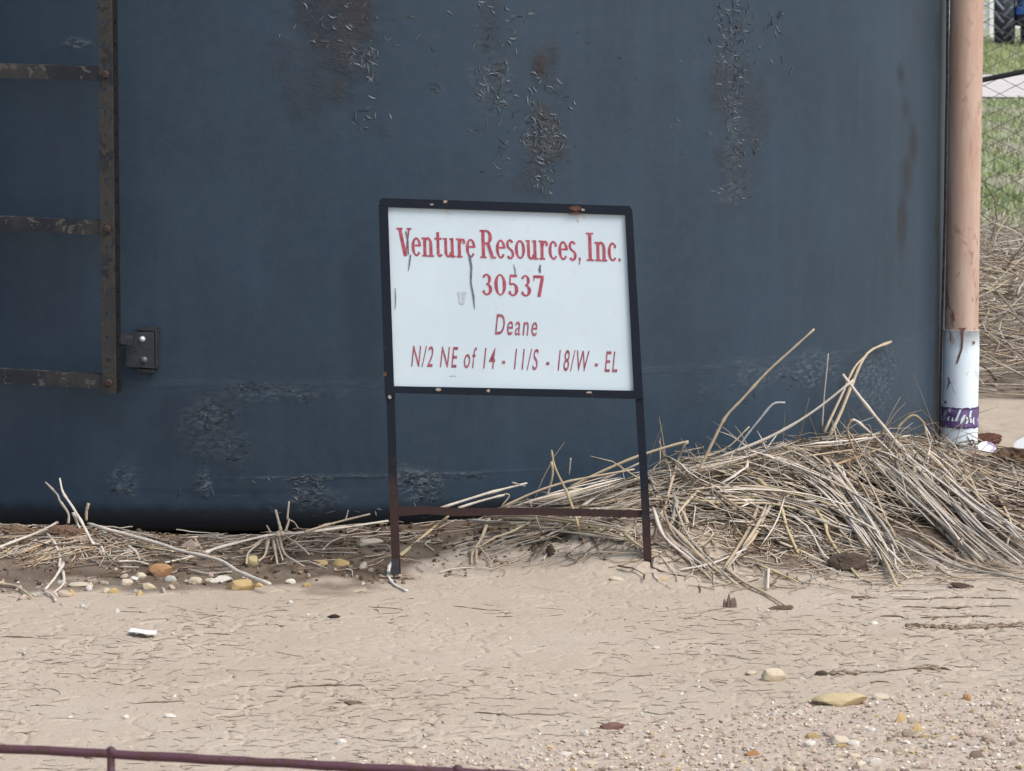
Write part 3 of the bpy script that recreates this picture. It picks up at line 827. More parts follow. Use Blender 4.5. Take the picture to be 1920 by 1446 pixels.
# ================================================================== SIGN
P0 = hit(742, 1083)
LEAN = math.radians(7)
SN = np.array([0.0, -math.cos(LEAN), math.sin(LEAN)])       # the panel's face
def sp(u, v, off=0.0):
    d = ray(u, v)
    t_ = np.dot(P0 - CAM, SN) / np.dot(d, SN)
    return CAM + d * t_ + SN * off
sign = thing('lease_sign', 'white lease sign with red lettering in a rusty black frame leaning before the tank', 'sign', tuple(P0))
def prism(pts, off0, off1):
    mb = MB(); n = len(pts)
    mb.add([sp(u, v, off0) for u, v in pts] + [sp(u, v, off1) for u, v in pts],
           [tuple(reversed(range(n))), tuple(range(n, 2 * n))] + [(i, (i + 1) % n, n + (i + 1) % n, n + i) for i in range(n)])
    return mb
panel = part(prism([(727, 735), (1193, 743), (1176, 392), (720, 379)], 0.0015, -0.002), 'panel', M['panel'], sign)
# picture frame of angle iron, proud of the panel (each side its own bar)
part(prism([(712, 384), (711, 376), (718, 372), (1180, 387), (1185, 394), (1176, 404), (728, 389)], 0.010, -0.016), 'frame_bar', M['frame'], sign)
part(prism([(710, 384.2), (727.6, 389.4), (739, 724), (741, 744), (722, 744)], 0.0098, -0.016), 'frame_bar', M['frame'], sign)
part(prism([(1172, 404.3), (1185.4, 394.3), (1206, 748), (1191, 748), (1188, 733)], 0.0098, -0.016), 'frame_bar', M['frame'], sign)
part(prism([(739.3, 724.2), (1188, 732.8), (1190.6, 748.2), (741.3, 737)], 0.0095, -0.016), 'frame_bar', M['frame'], sign)
def leg_strip(ptsL, wpx, back):
    """angle-iron leg: a face strip and a flange turned back along one edge"""
    mbs = MB()
    n = len(ptsL)
    f_ = [sp(u, v, 0.004) for u, v in ptsL] + [sp(u + wpx, v, 0.004) for u, v in ptsL]
    b_ = [sp(u, v, -0.001) for u, v in ptsL] + [sp(u + wpx, v, -0.001) for u, v in ptsL]
    ff = []
    for i in range(n - 1):
        ff += [(i, i + 1, n + i + 1, n + i), (2 * n + i + 1, 2 * n + i, 3 * n + i, 3 * n + i + 1), (i, 2 * n + i, 2 * n + i + 1, i + 1), (n + i + 1, 3 * n + i + 1, 3 * n + i, n + i)]
    ff += [(0, n, 3 * n, 2 * n), (n - 1, 3 * n - 1, 4 * n - 1, 2 * n - 1)]
    mbs.add(f_ + b_, ff)
    a0 = 0.5 if back == 'L' else wpx - 4
    q1 = [sp(u + a0, v, -0.0012) for u, v in ptsL] + [sp(u + a0 + 3.5, v, -0.0012) for u, v in ptsL]
    q2 = [sp(u + a0, v, -0.024) for u, v in ptsL] + [sp(u + a0 + 3.5, v, -0.024) for u, v in ptsL]
    mbs.add(q1 + q2, ff)
    return mbs
part(leg_strip([(724, 738), (726, 800), (728, 880), (731, 950), (733, 1020), (735, 1060), (736, 1090)], 16, 'L'), 'leg', M['frame'], sign)
part(leg_strip([(1191, 744), (1194, 800), (1197, 850), (1200, 900), (1203, 960), (1205, 1010), (1207, 1050)], 15, 'R'), 'leg', M['frame_r'], sign)
part(prism([(744, 950), (800, 949), (850, 953), (1000, 952), (1203, 957), (1203, 971), (1000, 966), (850, 968), (800, 964), (746, 968)], -0.0015, -0.012), 'cross_bar', M['frame'], sign)
foot = MB(); foot.add([sp(u, v, o_) for o_ in (0.012, 0.0045) for u, v in ((734, 1050), (747, 1046), (749, 1086), (740, 1091), (733, 1078))],
                      [(0, 1, 2, 3, 4), (9, 8, 7, 6, 5)] + [(i, 5 + i, 5 + (i + 1) % 5, (i + 1) % 5) for i in range(5)])
part(foot, 'foot', M['black'], sign)
for u, v, w_, h_, m_ in ((810, 384, 10, 4, 'chip'), (835, 379, 9, 7, 'chip'), (1079, 391, 26, 14, 'panel_rust'), (1093, 394, 9, 6, 'chip'), (822, 731, 14, 6, 'chip'),
                         (1105, 736, 12, 5, 'chip'), (722, 702, 9, 12, 'panel_rust'), (916, 733, 9, 6, 'chip'), (731, 745, 8, 8, 'chip'), (1080, 401, 30, 5, 'panel_rust')):
    pts = [(u + w_ / 2 * math.cos(a) * random.uniform(.6, 1.1), v + h_ / 2 * math.sin(a) * random.uniform(.6, 1.1)) for a in np.linspace(0, 2 * PI, 9)[:-1]]
    part(prism(pts, 0.0112, 0.0090), 'rust_spot', M[m_], sign)

# ---- lettering: serif faces drawn from strokes
def arc(cx, cy, rx, ry, a0, a1, thick=0.15, thin=0.06, n=18):
    L_, R_ = [], []
    for i in range(n + 1):
        a = math.radians(a0 + (a1 - a0) * i / n)
        hw = (thin + (thick - thin) * abs(math.cos(a))) / 2
        hh = (thin * 0.9 + (thick - thin) * 0.15) / 2
        L_.append((cx + (rx + hw) * math.cos(a), cy + (ry + hh) * math.sin(a)))
        R_.append((cx + (rx - hw) * math.cos(a), cy + (ry - hh) * math.sin(a)))
    return ('strip', L_, R_)
def bx_(x0, x1, y0, y1): return ('strip', [(x0, y0), (x1, y0)], [(x0, y1), (x1, y1)])
def ln_(x0, y0, x1, y1, w_): return ('strip', [(x0 - w_ / 2, y0), (x1 - w_ / 2, y1)], [(x0 + w_ / 2, y0), (x1 + w_ / 2, y1)])
def dot_(x, y, r_, ry=None):
    return ('strip', [(x + r_ * math.cos(a), y + (ry or r_) * math.sin(a)) for a in np.linspace(0, PI, 7)], [(x + r_ * math.cos(a), y - (ry or r_) * math.sin(a)) for a in np.linspace(0, PI, 7)])
G = {
 'V': (.70, [ln_(.15, 1, .40, 0, .17), ln_(.62, 1, .42, 0, .08), bx_(.0, .30, .94, 1.0), bx_(.50, .74, .94, 1.0)]),
 'e': (.50, [arc(.26, .34, .17, .30, 5, 322, .15, .07), bx_(.12, .47, .355, .42)]),
 'n': (.64, [bx_(.10, .25, 0, .68), bx_(.03, .32, 0, .06), bx_(.02, .2, .62, .68), arc(.325, .45, .15, .20, 185, 0, .14, .09), bx_(.40, .55, 0, .46), bx_(.35, .62, 0, .06)]),
 't': (.42, [bx_(.12, .26, .12, .88), bx_(.02, .38, .61, .68), arc(.27, .14, .08, .11, 180, 340, .13, .07)]),
 'u': (.64, [bx_(.08, .22, .18, .68), bx_(.01, .2, .62, .68), arc(.275, .19, .125, .16, 180, 355, .14, .08), bx_(.40, .54, 0, .68), bx_(.34, .5, .62, .68), bx_(.45, .62, 0, .06)]),
 'r': (.48, [bx_(.10, .25, 0, .68), bx_(.03, .33, 0, .06), bx_(.02, .2, .62, .68), arc(.34, .46, .12, .18, 175, 45, .12, .08), dot_(.42, .55, .065, .07)]),
 'R': (.78, [bx_(.10, .26, 0, 1), bx_(.02, .34, 0, .06), bx_(.02, .34, .94, 1), arc(.34, .745, .20, .22, 92, -92, .17, .07), bx_(.25, .36, .93, .995), bx_(.25, .40, .49, .555), ln_(.42, .52, .64, 0, .16), bx_(.57, .80, 0, .06)]),
 's': (.44, [arc(.22, .51, .125, .145, 25, 262, .13, .08), arc(.22, .175, .135, .155, 98, -150, .13, .08), ('strip', [(.10, .46), (.20, .415), (.33, .30)], [(.08, .40), (.17, .35), (.36, .22)])]),
 'o': (.54, [arc(.27, .34, .18, .30, 0, 360, .15, .07, 28)]),
 'c': (.48, [arc(.26, .34, .17, .30, 45, 318, .15, .07), dot_(.38, .53, .06, .07)]),
 ',': (.24, [dot_(.12, .06, .06), ln_(.15, .04, .09, -.14, .05)]),
 '.': (.22, [dot_(.11, .06, .06, .065)]),
 'I': (.42, [bx_(.13, .29, 0, 1), bx_(.03, .39, 0, .06), bx_(.03, .39, .94, 1)]),
 ' ': (.20, []),
 '3': (.62, [arc(.27, .74, .15, .22, 150, -95, .15, .08), arc(.27, .27, .19, .24, 95, -155, .17, .08), dot_(.12, .17, .06), dot_(.14, .85, .05)]),
 '0': (.66, [arc(.32, .5, .21, .47, 0, 360, .17, .07, 30)]),
 '5': (.64, [bx_(.15, .50, .88, 1.0), ln_(.17, .95, .14, .52, .07), arc(.28, .30, .19, .27, 128, -155, .17, .08), dot_(.13, .18, .06)]),
 '7': (.60, [bx_(.07, .56, .87, 1.0), ln_(.50, .9, .30, 0.0, .16), bx_(.05, .10, .74, 1.0), bx_(.22, .40, 0, .05)]),
}
def serif_line(text, u0, u1, vb0, vb1, cap, mat):
    W = sum(G[ch][0] for ch in text)
    mb = MB(); x = 0.0; k = 0
    for ch in text:
        wd, strokes = G[ch]
        for i, (_, A, B) in enumerate(strokes):
            def mp(q):
                f_ = (x + q[0]) / W
                u = u0 + (u1 - u0) * f_ - q[1] * cap * 0.030
                v = vb0 + (vb1 - vb0) * f_ - q[1] * cap
                return sp(u, v, 0.0022 + 0.00012 * i)
            n = len(A)
            mb.add([mp(q) for q in A] + [mp(q) for q in B], [(j, j + 1, n + j + 1, n + j) for j in range(n - 1)])
        x += wd
    return part(mb, 'lettering', mat, panel)
serif_line('Venture Resources, Inc.', 745, 1166, 480, 491, 53, M['letter'])
serif_line('30537', 903, 1022, 553, 557, 40, M['letter'])
def sans_line(text, u0, u1, vb0, vb1, cap, mat):
    cu = bpy.data.curves.new('lettering', 'FONT'); cu.body = text; cu.size = 1.0
    cu.space_character = 1.22; cu.offset = 0.004
    to = bpy.data.objects.new('lettering', cu); COL.objects.link(to)
    dg = bpy.context.evaluated_depsgraph_get()
    tm = bpy.data.meshes.new_from_object(to.evaluated_get(dg))
    bpy.data.objects.remove(to)
    co = np.array([v.co[:] for v in tm.vertices])
    x0, x1 = co[:, 0].min(), co[:, 0].max()
    capn = 0.0
    big = co[:, 1].max()
    off = Vector(P0)
    for v, c in zip(tm.vertices, co):
        f_ = (c[0] - x0) / (x1 - x0); h_ = c[1] / big
        p = sp(u0 + (u1 - u0) * f_ + h_ * cap * 0.10, vb0 + (vb1 - vb0) * f_ - h_ * cap, 0.0022)
        v.co = Vector(p) - off
    tm.materials.clear(); tm.materials.append(mat)
    ob = bpy.data.objects.new('lettering', tm); COL.objects.link(ob); ob.parent = panel
    return ob
sans_line('Deane', 928, 1006, 627, 630, 38, M['letter_d'])
sans_line('N/2 NE of 14 - 11/S', 771, 1007, 687, 693.7, 39, M['letter_d'])
sans_line('- 18/W - EL', 1023, 1157, 694.2, 698, 39, M['letter_d'])
def ribbon(pts, wpx, off):
    mb = MB(); n = len(pts)
    mb.add([sp(u - w_ / 2, v, off) for (u, v), w_ in zip(pts, wpx)] + [sp(u + w_ / 2, v, off) for (u, v), w_ in zip(pts, wpx)], [(i, i + 1, n + i + 1, n + i) for i in range(n - 1)])
    return mb
for pts, ws in (([(770, 478), (768, 495), (766, 508)], (3, 2.5, 1)), ([(880, 478), (884, 500), (883, 530), (888, 556), (890, 580)], (4, 4, 3, 3.5, 1)),
                ([(1013, 497), (1012, 506), (1013, 512)], (2.5, 4.5, 2)), ([(963, 496), (966, 506), (966, 516)], (1, 2, 1.5)), ([(761, 434), (765, 452), (766, 478)], (3, 2.5, 2)),
                ([(741, 540), (742, 560), (741, 580)], (1, 2, 1)), ([(843, 706), (849, 705), (855, 706)], (5, 6, 5))):
    part(ribbon(pts, ws, 0.0030), 'drip_stain', M['stain'], panel)
for pts, ws in (([(1082, 404), (1083, 410), (1085, 418)], (10, 5, 1)), ([(1095, 405), (1096, 412)], (5, 1)), ([(838, 391), (838, 402)], (5, 1))):
    part(ribbon(pts, ws, 0.0026), 'rust_run', M['rust_wash'], panel)
part(ribbon([(867, 548), (867, 556), (866, 570)], (18, 13, 9), 0.0028), 'smudge', M['smudge'], panel)

# ================================================================== STAND PIPE
YP = 11.5
pb, pt_ = at(1799, 850, YP), at(1813, 0, YP)
pd = (pt_ - pb) / (pt_[2] - pb[2])
def pp(z): return pb + pd * (z - pb[2])
gz = float(T(pb[0], pb[1])) - 0.15
pipe = thing('stand_pipe', 'pinkish brown upright pipe with white wrap beside the tank', 'pipe', tuple(pp(gz)))
RP = 31.5 / F * YP
zt, zb1, zb2 = at(1800, 618, YP)[2], at(1800, 762, YP)[2], at(1800, 800, YP)[2]
mb = MB(); mb.tube([pp(z) for z in np.linspace(gz, 3.2, 40)], RP, 40); part(mb, 'pipe_body', M['pipe'], pipe, True)
def sleeve(z0, z1, r_, name, mat, rag=0.0, parent=None):
    mb = MB(); n = 40; rows = 8; vv = []
    for j in range(rows + 1):
        for k in range(n):
            a = 2 * PI * k / n
            z = z0 + (z1 - z0) * j / rows
            if j in (0, rows): z += rag * random.uniform(-1, 1)
            rr = r_ + 0.0009 * math.sin(a * 3 + j * 1.3) * (1 if rag else 0)
            p = pp(z); vv.append((p[0] + rr * math.cos(a), p[1] + rr * math.sin(a), p[2]))
    ff = [(j * n + k, j * n + (k + 1) % n, (j + 1) * n + (k + 1) % n, (j + 1) * n + k) for j in range(rows) for k in range(n)]
    # return edges to the pipe so that the wrap has thickness
    for j, s_ in ((0, 1), (rows, -1)):
        o_ = len(vv)
        for k in range(n):
            a = 2 * PI * k / n; p = pp(vv[j * n + k][2]); vv.append((p[0] + RP * 0.99 * math.cos(a), p[1] + RP * 0.99 * math.sin(a), p[2]))
        ff += [(j * n + k, o_ + k, o_ + (k + 1) % n, j * n + (k + 1) % n) for k in range(n)]
    mb.add(vv, ff)
    return part(mb, name, mat, parent or pipe, True)
wrap = sleeve(gz + 0.02, zt, RP * 1.075, 'white_wrap', M['wrap'], 0.0015)
band = sleeve(zb2, zb1, RP * 1.075 + 0.0022, 'purple_band', M['purple'], 0.0022)
# torn white streaks in the band, a rust run and dirty scratches on the wrap: laid on the curved surface
def on_pipe(u, v, r_):
    d = ray(u, v); z = at(u, v, YP - 0.03)[2]; c = pp(z)
    a = d[0] ** 2 + d[1] ** 2; b = -2 * (d[0] * c[0] + d[1] * c[1]); cc = c[0] ** 2 + c[1] ** 2 - r_ * r_
    q = b * b - 4 * a * cc
    q = max(q, 0)
    return CAM + d * ((-b - math.sqrt(q)) / (2 * a))
def pipe_ribbon(pts, ws, r_, name, mat, par):
    mb = MB(); n = len(pts)
    mb.add([on_pipe(u - w_ / 2, v, r_) for (u, v), w_ in zip(pts, ws)] + [on_pipe(u + w_ / 2, v, r_) for (u, v), w_ in zip(pts, ws)], [(i, i + 1, n + i + 1, n + i) for i in range(n - 1)])
    return part(mb, name, mat, par)
for pts, ws in (([(1801, 768), (1797, 778), (1792, 790), (1786, 790), (1786, 783)], (4, 4, 5, 4, 2)), ([(1809, 778), (1805, 786), (1801, 796)], (4, 6, 3)),
                ([(1813, 782), (1814, 790), (1812, 795)], (3, 4, 3)), ([(1821, 770), (1819, 780), (1821, 793)], (3, 4, 3)), ([(1780, 781), (1777, 786), (1779, 789)], (2, 3, 2)), ([(1826, 783), (1825, 790), (1826, 796)], (2, 3, 2))):
    pipe_ribbon(pts, ws, RP * 1.075 + 0.0042, 'torn_streak', M['wrap'], band)
M['rustrun'] = mat_plain('rust_run', (0.10, 0.04, 0.04), (0.16, 0.08, 0.07), 120, 0.7)
pipe_ribbon([(1804, 615), (1804, 622), (1804, 640), (1803, 655), (1797, 672), (1794, 683)], (16, 5, 4, 4, 4, 2), RP * 1.075 + 0.0022, 'rust_run', M['rustrun'], wrap)
for pts, ws in (([(1778, 708), (1780, 718), (1775, 730)], (2, 3, 1)), ([(1826, 640), (1826, 646)], (5, 3)), ([(1813, 818), (1820, 830), (1828, 845)], (2, 3, 2)), ([(1782, 622), (1782, 640)], (1, 2)), ([(1772, 752), (1773, 757)], (4, 3))):
    pipe_ribbon(pts, ws, RP * 1.075 + 0.0022, 'scratch', M['rustrun'], wrap)
# slim cable hanging between the tank edge and the pipe
cb = MB(); cpts = [at(u, v, 11.56) for u, v in ((1781, -900), (1777, 0), (1776, 150), (1774, 260), (1772, 400), (1769, 520), (1766, 620), (1763, 760), (1762, 860))]
cb.tube(cpts, 0.0042, 8)
tag(cb.build('cable', M['conduit'], None, True), 'slim grey cable running down between tank edge and brown pipe', 'cable')
# ================================================================== DRY STALKS
TAN, GREY, YEL, BRN, PALE = (0.46, 0.375, 0.26), (0.38, 0.34, 0.285), (0.49, 0.40, 0.23), (0.20, 0.125, 0.075), (0.57, 0.51, 0.43)
def crom(p, n=5):
    p = [np.asarray(q, float) for q in p]
    if len(p) == 2: p = [p[0], (p[0] * 0.5 + p[1] * 0.5), p[1]]
    e = [2 * p[0] - p[1]] + p + [2 * p[-1] - p[-2]]
    out = []
    for i in range(1, len(e) - 2):
        for k in range(n):
            t = k / n
            out.append(0.5 * ((2 * e[i]) + (-e[i - 1] + e[i + 1]) * t + (2 * e[i - 1] - 5 * e[i] + 4 * e[i + 1] - e[i + 2]) * t * t + (-e[i - 1] + 3 * e[i] - 3 * e[i + 1] + e[i + 2]) * t ** 3))
    out.append(e[-2])
    return out
def px_path(pts, heap=1.0, lift=0.006, depth=None):
    """points on the ground or heap where they rest on it; parts in the air keep the distance of the place they rise from"""
    h = [hit(u, v, lift, heap) for u, v in pts]
    ok = [i for i, q in enumerate(h) if q is not None]
    out = []
    for i, (u, v) in enumerate(pts):
        tp = tank_hit(u, v)
        lim = tp[1] - 0.02 if tp is not None else 99
        if depth is not None: Y = depth[0] + (depth[1] - depth[0]) * i / max(1, len(pts) - 1)
        elif h[i] is not None: Y = h[i][1]
        elif ok: Y = h[min(ok, key=lambda j: abs(j - i))][1]
        else: Y = lim - 0.03
        out.append(at(u, v, min(Y, lim)))
    return out
def stalk_mesh(mb, path, r0, r1, col, joint=True):
    q = crom(path, 4)
    n = len(q); rad = []
    ph = random.uniform(0, 9)
    for i in range(n):
        t = i / (n - 1)
        r_ = r0 + (r1 - r0) * t
        r_ *= 0.85 + 0.3 * random.random()
        if joint and (i + int(ph)) % 7 == 0: r_ *= 1.35
        rad.append(r_)
    mb.tube(q, rad, 6, col, True, 0.75)
SL = []
def S(pts, wpx, col, label=None, group=None, w2=None, heap=1.0, lift=0.006, depth=None, extra=None, name='dry_stalk'):
    path = px_path(pts, heap, lift, depth)
    y = path[len(path) // 2][1]
    r0 = wpx / 2 / F * y; r1 = (w2 if w2 else wpx * 0.7) / 2 / F * y
    mb = MB(); stalk_mesh(mb, path, r0, r1, col)
    for ex in (extra or []):
        stalk_mesh(mb, px_path(ex, heap, lift), r0 * 0.8, r0 * 0.5, col)
    lowest = min(path, key=lambda p: p[2])
    ob = mb.build(name, M['straw'], None, True, tuple(lowest))
    tag(ob, label, 'stalk', group)
    return ob
GR = ('bleached dry stalk lying in the heap right of the sign', 'stalks in the straw heap')
GB = ('thin dry stalk caught behind the cross bar of the sign', 'stalks behind the sign')
GL = ('thin dry root or twig lying in the bank left of the sign', 'twigs in the left bank')
# --- right of the sign, rising against the tank
S([(1304, 896), (1343, 815), (1362, 780), (1392, 748), (1438, 698), (1484, 656), (1527, 617)], 8, TAN, 'longest upright stalk rising from the heap to a pinkish tip against the tank', w2=5)
S([(1555, 818), (1578, 770), (1598, 719), (1626, 663), (1670, 641)], 8, TAN, 'tall stalk bent sharply at its top, highest on the heap right of centre', w2=6)
S([(1545, 811), (1580, 737), (1601, 691), (1622, 668)], 6, TAN, 'stalk leaning close along the left of the sharply bent tall stalk')
S([(1329, 865), (1438, 822), (1520, 775), (1601, 712)], 8, PALE, 'long pale stalk slanting up rightwards to the bent tall stalk', w2=6)
S([(1541, 804), (1545, 744), (1553, 663)], 6, GREY, 'thin straight stalk standing upright before the tank', w2=3)
S([(1580, 702), (1626, 762), (1693, 843), (1743, 900), (1782, 935), (1842, 996), (1913, 1056)], 9, PALE, 'longest stalk slanting down rightwards across the heap below the pipe', w2=8)
S([(1598, 787), (1612, 794), (1665, 843), (1718, 900), (1757, 949), (1807, 1006), (1842, 1052)], 7, PALE, 'pale stalk slanting down right just below the longest slanting stalk')
S([(1640, 860), (1665, 886), (1743, 960), (1792, 1010), (1835, 1045)], 7, GREY, 'grey stalk slanting down right, lowest of the three parallel ones')
S([(1472, 755), (1449, 758), (1424, 787), (1399, 818), (1380, 847)], 6, (0.40, 0.42, 0.42), 'curved bluish grey stalk arching over against the tank')
S([(1070, 913), (1120, 888), (1198, 855), (1285, 829), (1282, 837), (1267, 877), (1238, 982)], 8, TAN, 'stalk kinked like an elbow behind the right leg of the sign')
S([(1329, 870), (1374, 884), (1436, 919)], 7, PALE, *GR)
S([(1399, 882), (1444, 919), (1464, 949), (1476, 991), (1496, 1036)], 8, YEL, 'yellow stalk drooping down the front of the heap to the dirt')
S([(1444, 949), (1412, 1004), (1364, 1064)], 8, GREY, 'stout grey stalk slanting down left at the heap front')
for k in range(4):
    S([(1310 + 6 * k, 918 + 8 * k), (1380, 926 + 6 * k), (1449, 930 + 5 * k), (1521, 945 + 6 * k), (1565, 966 + 7 * k)], 7, (PALE, TAN, PALE, TAN)[k], *GR)
S([(1250, 979), (1282, 1009), (1324, 1054), (1382, 1096)], 8, TAN, 'stalk slanting down right from the foot of the right leg')
S([(1272, 1069), (1337, 1056), (1399, 1029)], 6, PALE, *GR)
S([(1318, 918), (1305, 924), (1282, 949), (1267, 969)], 8, TAN, *GR)
S([(1362, 1066), (1394, 1091), (1436, 1113), (1475, 1137)], 8, TAN, 'stalk reaching farthest out of the heap onto the bare dirt')
S([(1424, 1059), (1460, 1075), (1496, 1091)], 6, YEL, 'short yellow stalk end lying on the dirt before the heap')
S([(1441, 1066), (1439, 1103)], 6, PALE, *GR)
S([(1526, 950), (1547, 982), (1553, 1005), (1579, 1045), (1610, 1082)], 7, YEL, 'yellow green stalk crossing in front of the dark clod')
S([(1545, 860), (1579, 892), (1616, 966), (1647, 1024), (1681, 1097)], 9, TAN, 'stout tan stalk running down the heap right of the dark clod')
S([(1660, 992), (1676, 1034), (1681, 1066), (1702, 1084)], 6, PALE, *GR)
S([(1500, 882), (1566, 924), (1610, 960), (1640, 1010)], 9, GREY, *GR)
S([(1757, 1063), (1789, 1082), (1839, 1084)], 6, TAN, *GR)
S([(1550, 877), (1600, 860), (1655, 840)], 7, (0.36, 0.25, 0.14), 'brown stalk lying across the top of the heap')
S([(1597, 787), (1589, 808), (1605, 853)], 6, (0.34, 0.25, 0.16), *GR)
S([(1679, 806), (1710, 779), (1731, 793), (1736, 821)], 7, (0.36, 0.28, 0.18), 'hooked brown stalk on the heap top just left of the pipe')
S([(1768, 911), (1852, 921)], 5, PALE, *GR)
S([(1784, 840), (1802, 866), (1826, 911), (1836, 940)], 6, TAN, 'tan stalk leaning on the foot of the white wrapped pipe')
S([(1815, 816), (1829, 837), (1826, 877)], 4, BRN, 'thin brown twig standing before the white wrap of the pipe')
S([(1852, 903), (1894, 976), (1886, 1029)], 6, TAN, *GR)
S([(1240, 930), (1330, 940), (1420, 935)], 7, TAN, *GR)
S([(1240, 870), (1300, 862), (1360, 842), (1405, 800)], 6, TAN, *GR)
S([(1250, 905), (1330, 880), (1400, 860), (1470, 830)], 7, GREY, *GR)
S([(1470, 840), (1520, 846), (1580, 880), (1640, 930)], 8, TAN, *GR)
S([(1500, 960), (1560, 985), (1640, 1010), (1720, 1060)], 7, GREY, *GR)
S([(1640, 960), (1720, 1000), (1800, 1050), (1900, 1080)], 8, TAN, *GR)
S([(1700, 1010), (1790, 1060), (1880, 1078), (1935, 1090)], 8, GREY, *GR)
S([(1790, 880), (1850, 940), (1935, 1000)], 7, TAN, *GR)
S([(1750, 890), (1820, 950), (1890, 1010), (1940, 1040)], 7, GREY, *GR)
# --- behind and under the sign
S([(826, 953), (905, 928), (988, 906)], 8, PALE, 'pale stalk end poking up right above the cross bar, upper of two')
S([(859, 953), (900, 940), (946, 928)], 8, PALE, 'pale stalk end poking up right above the cross bar, lower of two')
S([(1099, 1041), (1081, 975), (1063, 924), (1041, 877), (1034, 844)], 9, YEL, 'yellow stalk arching down in front of the cross bar', w2=4, depth=(9.36, 9.42))
S([(1034, 866), (1036, 891), (1025, 935), (1022, 950)], 7, TAN, 'short stalk standing beside the arching yellow stalk')
S([(1070, 859), (1067, 891)], 5, GREY, *GB)
S([(751, 1041), (804, 997), (841, 968)], 7, YEL, 'straight yellow stalk propped beside the left leg under the cross bar')
S([(939, 953), (1001, 924), (1070, 902), (1190, 880)], 7, TAN, *GB)
S([(960, 952), (1030, 930), (1130, 912), (1200, 900)], 7, PALE, *GB)
S([(1067, 917), (1110, 919), (1154, 942)], 6, YEL, *GB)
S([(1090, 950), (1130, 925), (1200, 895)], 6, GREY, *GB)
S([(1050, 940), (1120, 905), (1200, 868)], 6, GREY, *GB)
S([(917, 972), (903, 1008), (886, 1037), (884, 1055)], 7, TAN, 'forked root branch standing in the dirt under the cross bar', extra=[[(893, 1030), (893, 1055)], [(897, 1022), (922, 1055)]])
S([(877, 975), (950, 980), (1019, 981), (1100, 990)], 7, PALE, *GB)
S([(943, 972), (1020, 974), (1110, 979), (1180, 1000)], 8, GREY, *GB)
S([(1000, 990), (1080, 1000), (1170, 1012)], 7, GREY, *GB)
S([(1170, 1000), (1205, 1028), (1240, 1036)], 7, TAN, *GB)
S([(1120, 1035), (1200, 1037)], 5, TAN, *GB)
S([(960, 905), (985, 912)], 5, GREY, *GB)
S([(940, 950), (955, 930), (946, 926)], 5, TAN, *GB)
# --- left bank
S([(246, 1082), (221, 1081), (211, 1065), (195, 1053), (173, 1017), (152, 977), (135, 949), (118, 923), (112, 897)], 9, PALE, 'thick pale forked stalk rising highest from the left bank', w2=4, extra=[[(173, 1017), (190, 1025), (196, 1044)], [(138, 962), (150, 992), (171, 1012)]], depth=(9.28, 9.62))
S([(128, 982), (128, 963), (112, 939), (107, 927), (85, 904)], 7, GREY, 'short grey stalk leaning left beside the thick forked stalk', depth=(9.6, 9.62))
S([(0, 1027), (9, 1022), (69, 999), (107, 980)], 7, PALE, 'pale straight stalk on the bank at the left picture edge', lift=0.02)
S([(86, 998), (102, 1018), (112, 1044), (111, 1063)], 7, PALE, 'pale curved root hanging down the left bank')
S([(119, 1056), (104, 1082), (85, 1105)], 7, PALE, *GL)
S([(118, 1070), (119, 1094), (100, 1112)], 6, PALE, *GL)
S([(83, 1108), (100, 1118), (104, 1126)], 6, PALE, *GL)
S([(-10, 1094), (26, 1098), (43, 1107), (59, 1120)], 7, TAN, 'curved twig lying on the dirt at the far left')
S([(166, 982), (195, 991), (225, 999), (300, 1020), (335, 1032), (410, 1050), (447, 1072), (505, 1095)], 9, PALE, 'long pale stalk slanting down right across the left bank', w2=8, lift=0.025)
S([(225, 992), (262, 1001), (300, 1011), (330, 1018)], 5, GREY, *GL)
S([(385, 1037), (410, 1027), (500, 1005), (560, 1000), (640, 990), (727, 977)], 8, PALE, 'long pale stalk slanting up right to the left leg of the sign', w2=6, lift=0.02)
S([(572, 997), (622, 982), (694, 964)], 6, TAN, 'tan stalk end rising beside the left leg of the sign', lift=0.03)
S([(648, 975), (653, 957)], 4, GREY, *GL)
S([(310, 1055), (347, 1047), (365, 1042)], 6, PALE, *GL)
S([(345, 1065), (385, 1075), (435, 1072)], 6, GREY, *GL)
S([(365, 1010), (382, 1037)], 6, TAN, *GL)
S([(605, 1032), (620, 1017), (647, 1005)], 5, GREY, *GL)
S([(162, 977), (162, 960), (166, 944)], 7, TAN, 'short stub of a stalk standing right of the thick forked stalk', w2=8)
S([(220, 1053), (250, 1052), (278, 1058)], 6, PALE, *GL)
S([(225, 1063), (260, 1064)], 6, GREY, *GL)
S([(240, 1023), (255, 1035), (262, 1050)], 6, PALE, *GL)
# the little dead plant with spreading roots: one thing
dp = []
for q, w_ in (([(527, 995), (517, 957)], 6), ([(535, 997), (542, 975), (539, 972), (542, 940)], 5), ([(545, 976), (552, 980), (560, 992)], 4), ([(507, 998), (500, 985)], 4),
              ([(500, 1008), (467, 1035), (462, 1057)], 6), ([(503, 1010), (497, 1040), (485, 1052)], 6), ([(512, 1012), (520, 1057)], 6),
              ([(524, 1008), (535, 1040), (570, 1062)], 6), ([(535, 1006), (560, 1022), (580, 1040)], 6), ([(518, 1010), (530, 1050)], 4), ([(495, 1010), (470, 1025), (450, 1030)], 4),
              ([(520, 1005), (525, 998), (530, 1004)], 13)):
    dp.append((q, w_))
mbp = MB()
for q, w_ in dp:
    pth = px_path(q, 0, 0.02, (9.50, 9.58) if q[-1][1] < 990 else None)
    stalk_mesh(mbp, pth, w_ / 2 / F * 9.5, w_ / 3 / F * 9.5, (0.42, 0.35, 0.26))
ob = mbp.build('dead_plant', M['straw'], None, True, tuple(px_path([(520, 1030)], 0)[0]))
